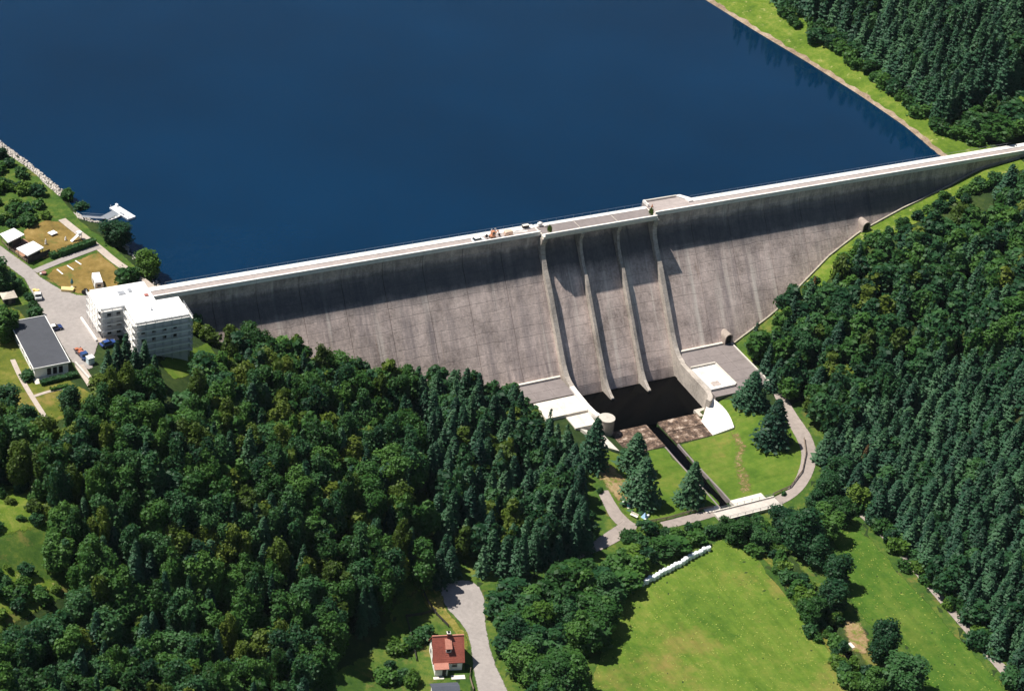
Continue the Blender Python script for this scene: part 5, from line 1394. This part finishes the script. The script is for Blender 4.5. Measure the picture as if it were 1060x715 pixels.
m = MB(); m.cyl(0, 0, .6, .3, .5, .4, 12); m.cyl(0, 0, 1.0, .5, .25, .5, 12); m.build('drum', M_dark, t)
for s in (-.4, .4): MB().bar((s, 0, 0), (s*.4, 0, .9), .1).build('leg', M_metal, t)
def heap(label, cat, cx, cy, z, rx, ry, h_, mat, seed):
    r2 = np.random.default_rng(seed); n, mm = 16, 6; v = [(0, 0, h_)]
    for j in range(1, mm+1):
        for i in range(n):
            a = 6.283*i/n; q = j/mm*(1+r2.uniform(-.1, .1)); v.append((rx*q*math.cos(a), ry*q*math.sin(a), max(0, h_*(1-j/mm)**1.1+r2.uniform(-.06, .06)*h_) if j < mm else -.02))
    f = [(0, 1+i, 1+(i+1) % n) for i in range(n)]
    for j in range(mm-1):
        for i in range(n): a = 1+j*n+i; b = 1+j*n+(i+1) % n; f.append((a, a+n, b+n, b))
    t = MB().add(v, f).build('gravel_heap', mat, None, (cx, cy, z)); return tag(t, label, cat)
p = crest(534, 240); heap('long pale sand heap against the footway of the dam crest', 'heap', p[0], -2.5, CZ, 4.2, .75, .8, M_white, 3)
p = crest(521, 241); heap('small brown gravel heap behind the compressor on the dam crest', 'heap', p[0]-1.2, -2.2, CZ, 1.9, .6, .6, M_soil, 4)
p = at(545, 235, .8); t = thing('tool_crate', 'grey tool crate on the lake side footway of the crest', 'crate', (p[0], -1.0, .25)); MB().box(0, 0, 0, 2.0, .9, .9, bev=.06).build('crate_body', M_dkwood, t); MB().box(0, 0, .9, 2.1, 1.0, .08).build('lid', M_conc, t)
p = at(561, 235, .5)
for i, (dx, dy, s, lab) in enumerate(((0, -1.2, .9, 'larger pale boulder blocking the left end of the spillway bridge'), (1.6, -2.2, .6, 'smaller pale boulder blocking the left end of the spillway bridge'))):
    me = np_mesh('boulder', iv*[s*1.1, s*.8, s*.9]*(1+np.random.default_rng(i).uniform(-.18, .18, (len(iv), 1)))+[0, 0, s*.6], if_, M_white)
    tag(link('boulder', me, None, None, (p[0]+dx, dy, .25 if i == 0 else .12)), lab, 'boulder')
for (x, y, lab) in ((-18.4, -5.5, 'small leafy plant in a tub at the left end of the spillway bridge'), (17.4, -5.3, 'small leafy plant in a tub at the right end of the spillway bridge')):
    t = thing('potted_plant', lab, 'plant', (x, y, .11))
    MB().cyl(0, 0, 0, .35, .45, .55, 12).build('tub', M_conc, t)
    f_ = link('foliage', PROTO[('bush', 'olive')][0]['me'], None, t, (0, 0, .5)); f_.scale = (.42, .42, .62)
t = thing('traffic_cone', 'orange traffic cone at the lookout on the crest', 'cone', (20.6, -.9, .06)); MB().cyl(0, 0, .06, .3, .06, .9, 10).build('cone_body', Mo, t); MB().box(0, 0, 0, .7, .7, .06).build('base', M_tyre, t)
# people
def person(label, loc, rz, shirt, trousers, hair=(.05, .035, .025)):
    me = bpy.data.meshes.new('person'); J = {'pel': (0, 0, .95), 'ch': (0, 0, 1.28), 'nk': (0, 0, 1.48), 'hd': (.02, 0, 1.60), 'tp': (.01, 0, 1.74)}
    for s, n_ in ((-1, 'r'), (1, 'l')):
        J.update({'sh'+n_: (0, .19*s, 1.42), 'el'+n_: (.02, .26*s, 1.14), 'wr'+n_: (.12, .25*s, .92), 'fi'+n_: (.15, .25*s, .80), 'hp'+n_: (0, .10*s, .88), 'kn'+n_: (.03*s+.02, .11*s, .50), 'an'+n_: (.04*s, .12*s, .09), 'to'+n_: (.04*s+.17, .13*s, .04)})
    nm = list(J); E = [('pel', 'ch'), ('ch', 'nk'), ('nk', 'hd'), ('hd', 'tp')]
    for n_ in 'rl': E += [('ch', 'sh'+n_), ('sh'+n_, 'el'+n_), ('el'+n_, 'wr'+n_), ('wr'+n_, 'fi'+n_), ('pel', 'hp'+n_), ('hp'+n_, 'kn'+n_), ('kn'+n_, 'an'+n_), ('an'+n_, 'to'+n_)]
    me.from_pydata([J[k] for k in nm], [(nm.index(a), nm.index(b)) for a, b in E], [])
    tmp = bpy.data.objects.new('tmp_body', me); COL.objects.link(tmp)
    sk = tmp.modifiers.new('Skin', 'SKIN'); sb = tmp.modifiers.new('Sub', 'SUBSURF'); sb.levels = 1; sb.render_levels = 1
    rad = {'pel': .15, 'ch': .16, 'nk': .06, 'hd': .10, 'tp': .075, 'sh': .075, 'el': .05, 'wr': .035, 'fi': .03, 'hp': .10, 'kn': .065, 'an': .045, 'to': .04}
    for i, k in enumerate(nm):
        q = rad.get(k, rad.get(k[:2], .05)); me.skin_vertices[0].data[i].radius = (q, q*(.8 if k in ('pel', 'ch') else 1)); me.skin_vertices[0].data[i].use_root = (k == 'pel')
    dg = bpy.context.evaluated_depsgraph_get(); ev = bpy.data.meshes.new_from_object(tmp.evaluated_get(dg)); bpy.data.objects.remove(tmp)
    for m in (plain('skin', (.55, .36, .27), .6), plain('sh_%d' % len(MATS), shirt, .8), plain('tr_%d' % len(MATS), trousers, .8), plain('hair_%d' % len(MATS), hair, .8), M_tyre): ev.materials.append(m)
    for f in ev.polygons:
        c = f.center; f.use_smooth = True
        f.material_index = 3 if c.z > 1.66 or (c.z > 1.58 and c.x < 0) else 0 if c.z > 1.47 or (abs(c.y) > .2 and c.z < 1.12 and c.z > .75) else 1 if c.z > .95 else 2 if c.z > .10 else 4
    o = link('person', ev, None, None, loc); o.rotation_euler = (0, 0, rz); return tag(o, label, 'person', 'people on the dam crest')
p = at(508, 240, .4); person('person in pale blue top and white trousers by the lake side railing', (p[0], -.9, .24), 1.8, (.55, .66, .75), (.72, .74, .76))
p = at(512, 239.5, .4); person('person in white top and dark trousers by the lake side railing', (p[0], -.9, .24), 1.2, (.80, .80, .80), (.05, .05, .07))

# ================================================================== PICNIC SPOT
def bench(label, px, py, rz, col):
    p = atg(px, py); t = thing('picnic_bench', label, 'bench', (p[0], p[1], p[2]+.12), rz); m_ = plain('bench_%d' % len(MATS), col, .8)
    for y in (-.18, .18): MB().box(0, y, .45, 2.3, .32, .07).build('seat_plank', m_, t)
    for z in (.62, .90): MB().bar((-1.15, .42, z+.1), (1.15, .42, z+.1), .06, .24).build('back_plank', m_, t)
    for x in (-.85, .85): MB().bar((x, 0, -.1), (x, 0, .45), .35, .12).build('leg', M_conc, t); 
    for x in (-.85, .85): MB().bar((x, .3, .3), (x, .46, 1.1), .1).build('back_post', M_conc, t)
bench('white plank bench facing the access road', 656, 535, math.radians(-60), (.78, .72, .64))
p = atg(667, 535.5); t = thing('play_tent', 'small pale blue pointed play tent beside the white bench', 'tent', (p[0], p[1], p[2]+.1), .4)
MB().add([(-.8, -.8, 0), (.8, -.8, 0), (.8, .8, 0), (-.8, .8, 0), (0, 0, 1.75)], [(0, 1, 4), (1, 2, 4), (2, 3, 4), (3, 0, 4)]).build('canvas', plain('pale_blue_canvas', (.36, .56, .78), .8), t)
MB().box(1.15, -.4, 0, .7, .6, .6, bev=.12).build('bag', M_roofw, t); MB().box(-.9, -.9, 0, .6, .5, .5, bev=.1).build('bag', M_roofw, t)
p = atg(650.5, 525); t = thing('waste_bin', 'teal waste bin with a pale foot under the large pine', 'bin', (p[0], p[1], p[2]+.1))
MB().cyl(0, 0, .15, .42, .5, 1.1, 12).build('bin_body', plain('teal_plastic', (.04, .20, .24), .5), t); MB().cyl(0, 0, 1.25, .54, .45, .15, 12).build('lid', M_dark, t); MB().box(0, -.2, 0, 1.1, .8, .15).build('foot', M_conc, t)
p = atg(645, 521); t = thing('boundary_stone', 'small white boundary stone at the edge of the picnic spot', 'stone', (p[0], p[1], p[2]+.05)); MB().box(0, 0, 0, .55, .55, .8, bev=.15).build('stone_body', M_roofw, t)

# ================================================================== WRAPPED BALES
b0 = atg(665, 606); b1 = atg(732, 569.5); nb = 19
M_wrap = plain('bale_wrap', (.80, .83, .86), .35, .05, 2, spec=.5)
def bale_mesh(seed):
    r2 = np.random.default_rng(seed); n = 16; v = []; prof = [(0, .0), (.50, .0), (.62, .08), (.665, .25), (.67, .65), (.665, 1.0), (.60, 1.17), (.48, 1.25), (0, 1.25)]
    rings = []
    for rr, zz in prof[1:-1]: v += [(rr*math.cos(6.283*k/n)*(1+r2.normal(0, .012)), rr*math.sin(6.283*k/n)*(1+r2.normal(0, .012)), zz+r2.normal(0, .012)) for k in range(n)]
    f = [tuple(range(n-1, -1, -1)), tuple(range(6*n, 7*n))]
    for i in range(6):
        for k in range(n): f.append((i*n+k, i*n+(k+1) % n, (i+1)*n+(k+1) % n, (i+1)*n+k))
    return MB().add(v, f).mesh('bale')
BM = [bale_mesh(i) for i in range(3)]
for m in BM: m.materials.append(M_wrap)
ORD = ['first', 'second', 'third', 'fourth', 'fifth', 'sixth', 'seventh', 'eighth', 'ninth', 'tenth', 'eleventh', 'twelfth', 'thirteenth', 'fourteenth', 'fifteenth', 'sixteenth', 'seventeenth', 'eighteenth', 'nineteenth', 'twentieth']
for i in range(nb):
    q = b0+(b1-b0)*(i/(nb-1)); q = q+np.array([rng.normal(0, .10), rng.normal(0, .12), 0])
    o = link('hay_bale', BM[i % 3], None, None, (q[0], q[1], gz(q[0], q[1])+.08)); o.rotation_euler = (0, 0, rng.uniform(0, 6))
    o.scale = [rng.uniform(1.02, 1.10)]*2+[rng.uniform(1.12, 1.26)]
    tag(o, 'white wrapped hay bale, '+ORD[i]+' from the left end of the row', 'bale', 'white wrapped bales in a row')

# ================================================================== RED ROOFED HOUSE
hp = atg(461, 683); ANG = math.radians(-17)
hs = thing('red_roofed_house', 'small white house with a steep red tiled roof beside the lane', 'house', (hp[0], hp[1], hp[2]), ANG)
M_tile = plain('red_tile', (.29, .082, .058), .85, .22, 2.5)
M_tile2 = plain('salmon_tile', (.44, .19, .14), .8, .15, 2.5)
hx, hy, wh, rh = 3.5, 3.7, 3.4, 4.5
MB().add([(-hx, -hy, -1), (hx, -hy, -1), (hx, hy, -1), (-hx, hy, -1), (-hx, -hy, wh), (hx, -hy, wh), (hx, hy, wh), (-hx, hy, wh), (-hx, 0, wh+rh-.15), (hx, 0, wh+rh-.15)],
         [(0, 1, 5, 4), (2, 3, 7, 6), (1, 2, 6, 9, 5), (3, 0, 4, 8, 7)]).build('wall', M_wpaint, hs)
ov = .45; t_ = .16; roof = thing.__call__ if False else None
def roof_plane(s):
    e = (hy+.55); zz = wh-.55*rh/hy
    n_ = MB()
    v = [(-hx-ov, s*e, zz), (hx+ov, s*e, zz), (hx+ov, 0, wh+rh), (-hx-ov, 0, wh+rh)]
    n_.hexa(v+[(x, y, z+t_) for x, y, z in v])
    return n_.build('roof', M_tile, hs)
r1 = roof_plane(-1); r2_ = roof_plane(1)
# tile courses as shallow steps
ya, za = -(hy+.55), wh-.55*rh/hy
for j in range(14):
    t0, t1 = j/14, (j+1)/14; y0, y1 = ya*(1-t0), ya*(1-t1); z0, z1 = za+(wh+rh-za)*t0+t_, za+(wh+rh-za)*t1+t_
    MB().hexa([(-hx-ov-.02, y0, z0), (hx+ov+.02, y0, z0), (hx+ov+.02, y1, z1), (-hx-ov-.02, y1, z1), (-hx-ov-.02, y0, z0+.06), (hx+ov+.02, y0, z0+.06), (hx+ov+.02, y1, z1+.015), (-hx-ov-.02, y1, z1+.015)]).build('tile_course', M_tile, r1)
MB().bar((-hx-ov, 0, wh+rh+t_+.05), (hx+ov, 0, wh+rh+t_+.05), .35, .16).build('ridge', M_tile2, r1)
# dormer and chimney
zd_ = lambda y: wh+rh*(1+y/hy)+t_
dm = MB().add([(-.65, -2.6, zd_(-2.6)-.1), (.65, -2.6, zd_(-2.6)-.1), (.65, -2.6, zd_(-2.6)+1.25), (-.65, -2.6, zd_(-2.6)+1.25), (-.65, -1.2, zd_(-1.2)-.1), (.65, -1.2, zd_(-1.2)-.1)], [(0, 1, 2, 3), (0, 3, 4), (1, 5, 2)]).build('dormer', M_wpaint, r1)
MB().hexa([(-.85, -2.85, zd_(-2.6)+1.15), (.85, -2.85, zd_(-2.6)+1.15), (.85, -.5, zd_(-.5)-.1), (-.85, -.5, zd_(-.5)-.1), (-.85, -2.85, zd_(-2.6)+1.3), (.85, -2.85, zd_(-2.6)+1.3), (.85, -.5, zd_(-.5)+.1), (-.85, -.5, zd_(-.5)+.1)]).build('dormer_roof', M_tile2, r1)
MB().box(0, -2.63, zd_(-2.6)+.3, .9, .06, .75).build('dormer_window', M_dark, r1)
ch = MB().box(.1, -.1, wh+rh-.6, .75, .75, 1.7).build('chimney', M_tile, r1); MB().box(.1, -.1, wh+rh+1.1, .95, .95, .15).build('chimney_cap', M_white, r1)
MB().box(.1, -.1, wh+rh+1.251, .6, .6, .2).build('chimney_pot', M_dark, r1)
# porch on the left front
pc = MB().box(-1.9, -hy-.9, -1, 3.1, 1.8, 3.2).build('porch', M_wpaint, hs)
MB().hexa([(-3.7, -hy-2.1, 2.25), (-.1, -hy-2.1, 2.25), (-.1, -hy+.05, 3.1), (-3.7, -hy+.05, 3.1), (-3.7, -hy-2.1, 2.4), (-.1, -hy-2.1, 2.4), (-.1, -hy+.05, 3.25), (-3.7, -hy+.05, 3.25)]).build('porch_roof', M_tile2, hs)
dd = MB().box(-1.2, -hy-1.83, 0, .95, .1, 2.05).build('door', M_dkwood, hs); MB().box(-.85, -hy-1.9, .95, .08, .08, .2).build('handle', M_metal, dd)
for x, z in ((1.6, 1.3),):
    wdw = MB().box(x, -hy-.03, z, 1.2, .1, 1.2).build('window', M_glass, hs); MB().box(x, -hy-.1, z-.12, 1.4, .25, .12).build('sill', M_conc, wdw)
for y, z in ((-1.7, 1.2), (1.5, 1.2), (-.9, 4.1), (1.0, 4.1)):
    wdw = MB().box(-hx-.03, y, z, .1, 1.0, 1.15).build('window', M_dark, hs); MB().box(-hx-.1, y, z-.12, .25, 1.2, .12).build('sill', M_conc, wdw)
    wdw = MB().box(hx+.03, y, z, .1, 1.0, 1.15).build('window', M_dark, hs)
MB().box(2.2, -hy-2.6, -.6, 3.4, 1.4, .75).build('terrace', M_conc, hs)
MB().box(-2.6, -hy-2.5, -.6, 2.6, .9, .7).build('terrace', M_conc, hs)
# grey roofed shed at the bottom edge
sp = atg(460, 722); sh = thing('grey_roofed_shed', 'shed with a blue grey roof below the red roofed house', 'shed', (sp[0], sp[1], sp[2]), ANG)
MB().box(0, 0, -.8, 6.0, 4.4, 3.2).build('wall', M_wpaint, sh)
MB().prism_x([(-2.7, 2.2), (0, 3.6), (2.7, 2.2), (2.7, 2.4), (0, 3.8), (-2.7, 2.4)], -3.4, 3.4).build('roof', plain('slate_roof', (.075, .085, .11), .7, .1, 2), sh)
MB().box(-1, -2.24, -.1, 2.2, .1, 1.9).build('door', M_dkwood, sh)
def rail_fence(label, pts, h_=1.1, mat=M_wood, group=None):
    Q = [atg(*p) for p in pts]; o = Q[0]; t = thing('rail_fence', label, 'fence', tuple(o), 0, group)
    for a, b in zip(Q[:-1], Q[1:]):
        n_ = max(1, int(np.linalg.norm(b-a)/2.4))
        for i in range(n_+1):
            p = a+(b-a)*i/n_-o; p[2] = gz(p[0]+o[0], p[1]+o[1])-o[2]; 
            MB().bar((p[0], p[1], -.2+p[2]), (p[0], p[1], h_+p[2]), .14).build('post', mat, t)
        for hh in (.4, .75, 1.02): MB().bar(tuple(a-o+[0, 0, hh]), tuple(b-o+[0, 0, hh]), .06, .18).build('rail', mat, t)
rail_fence('dark garden fence from the trees down to the house chimney side', [(436, 608), (443, 624), (452, 637), (464, 649)], mat=M_dkwood)
rail_fence('dark garden fence crossing the lawn left of the house', [(420, 639), (436, 637), (451, 633)], mat=M_dkwood)
rail_fence('dark garden fence running down the left side of the house lawn', [(421, 641), (426, 660), (431, 684)], mat=M_dkwood)
rail_fence('wooden rail fence along the lane below the house', [(487, 694), (486, 702), (490, 715)], mat=M_wood)
rail_fence('thin rail fence around the outer edge of the right lawn', [(832, 455), (834, 470), (830, 489), (818, 505), (800, 513)], .9, M_wood)
rail_fence('thin rail fence between the picnic lawn and the access road', [(668, 542), (690, 538), (715, 531), (738, 526)], .9, M_wood)
sl = thing('bank_slab', 'pale concrete slab on the stream bank beside the brown dry patch', 'slab', tuple(atg(881.5, 668))); MB().box(0, 0, 0, .9, 2.0, .25, bev=.05).build('slab', M_conc, sl)
# loose tufts in the meadows and on the shore bank
r = np.random.default_rng(77)
M_tuft = plain('tuft_grass', (.22, .26, .05), .9, .3, 3)
def tufts(name, poly, n, smin, smax, mat, label):
    P = np.array(poly); C = []
    while len(C) < n:
        q = r.uniform(P.min(0), P.max(0), (n*2, 2)); C += list(q[inpoly(q[:, 0], q[:, 1], poly)])
    C = np.array(C[:n]); z = height(C[:, 0], C[:, 1], False); s = r.uniform(smin, smax, n)
    A = np.concatenate([np.stack([C[:, 0]+r.normal(0, .12, n), C[:, 1]+r.normal(0, .12, n), z+.10+s*.12], 1) for _ in range(2)]); Nn = r.normal(0, .35, (2*n, 3)); Nn[:, 2] += 1; Nn /= np.linalg.norm(Nn, axis=1)[:, None]
    V, F = quads(A, Nn, np.concatenate([s, s]), r)
    tag(link(name, np_mesh(name, V, F, mat)), label, 'grass', kind='stuff')
tufts('meadow_tufts', MEADOW1, 1500, .15, .42, M_tuft, 'loose grass tufts across the hay meadow')
tufts('lower_meadow_tufts', MEADOW2, 500, .15, .4, M_tuft, 'loose grass tufts across the lower meadow')

# ================================================================== AIR
hm = bpy.data.materials.new('haze_air'); hm.use_nodes = True; hn = hm.node_tree; hn.nodes.clear()
pv_ = hn.nodes.new('ShaderNodeVolumePrincipled'); pv_.inputs['Color'].default_value = (.72, .84, 1.0, 1); pv_.inputs['Density'].default_value = .000014; pv_.inputs['Anisotropy'].default_value = .0
ho = hn.nodes.new('ShaderNodeOutputMaterial'); hn.links.new(pv_.outputs[0], ho.inputs['Volume'])
hz = MB().box(40, 330, -62, 2300, 2500, 385).build('haze', hm); tag(hz, kind='stuff')
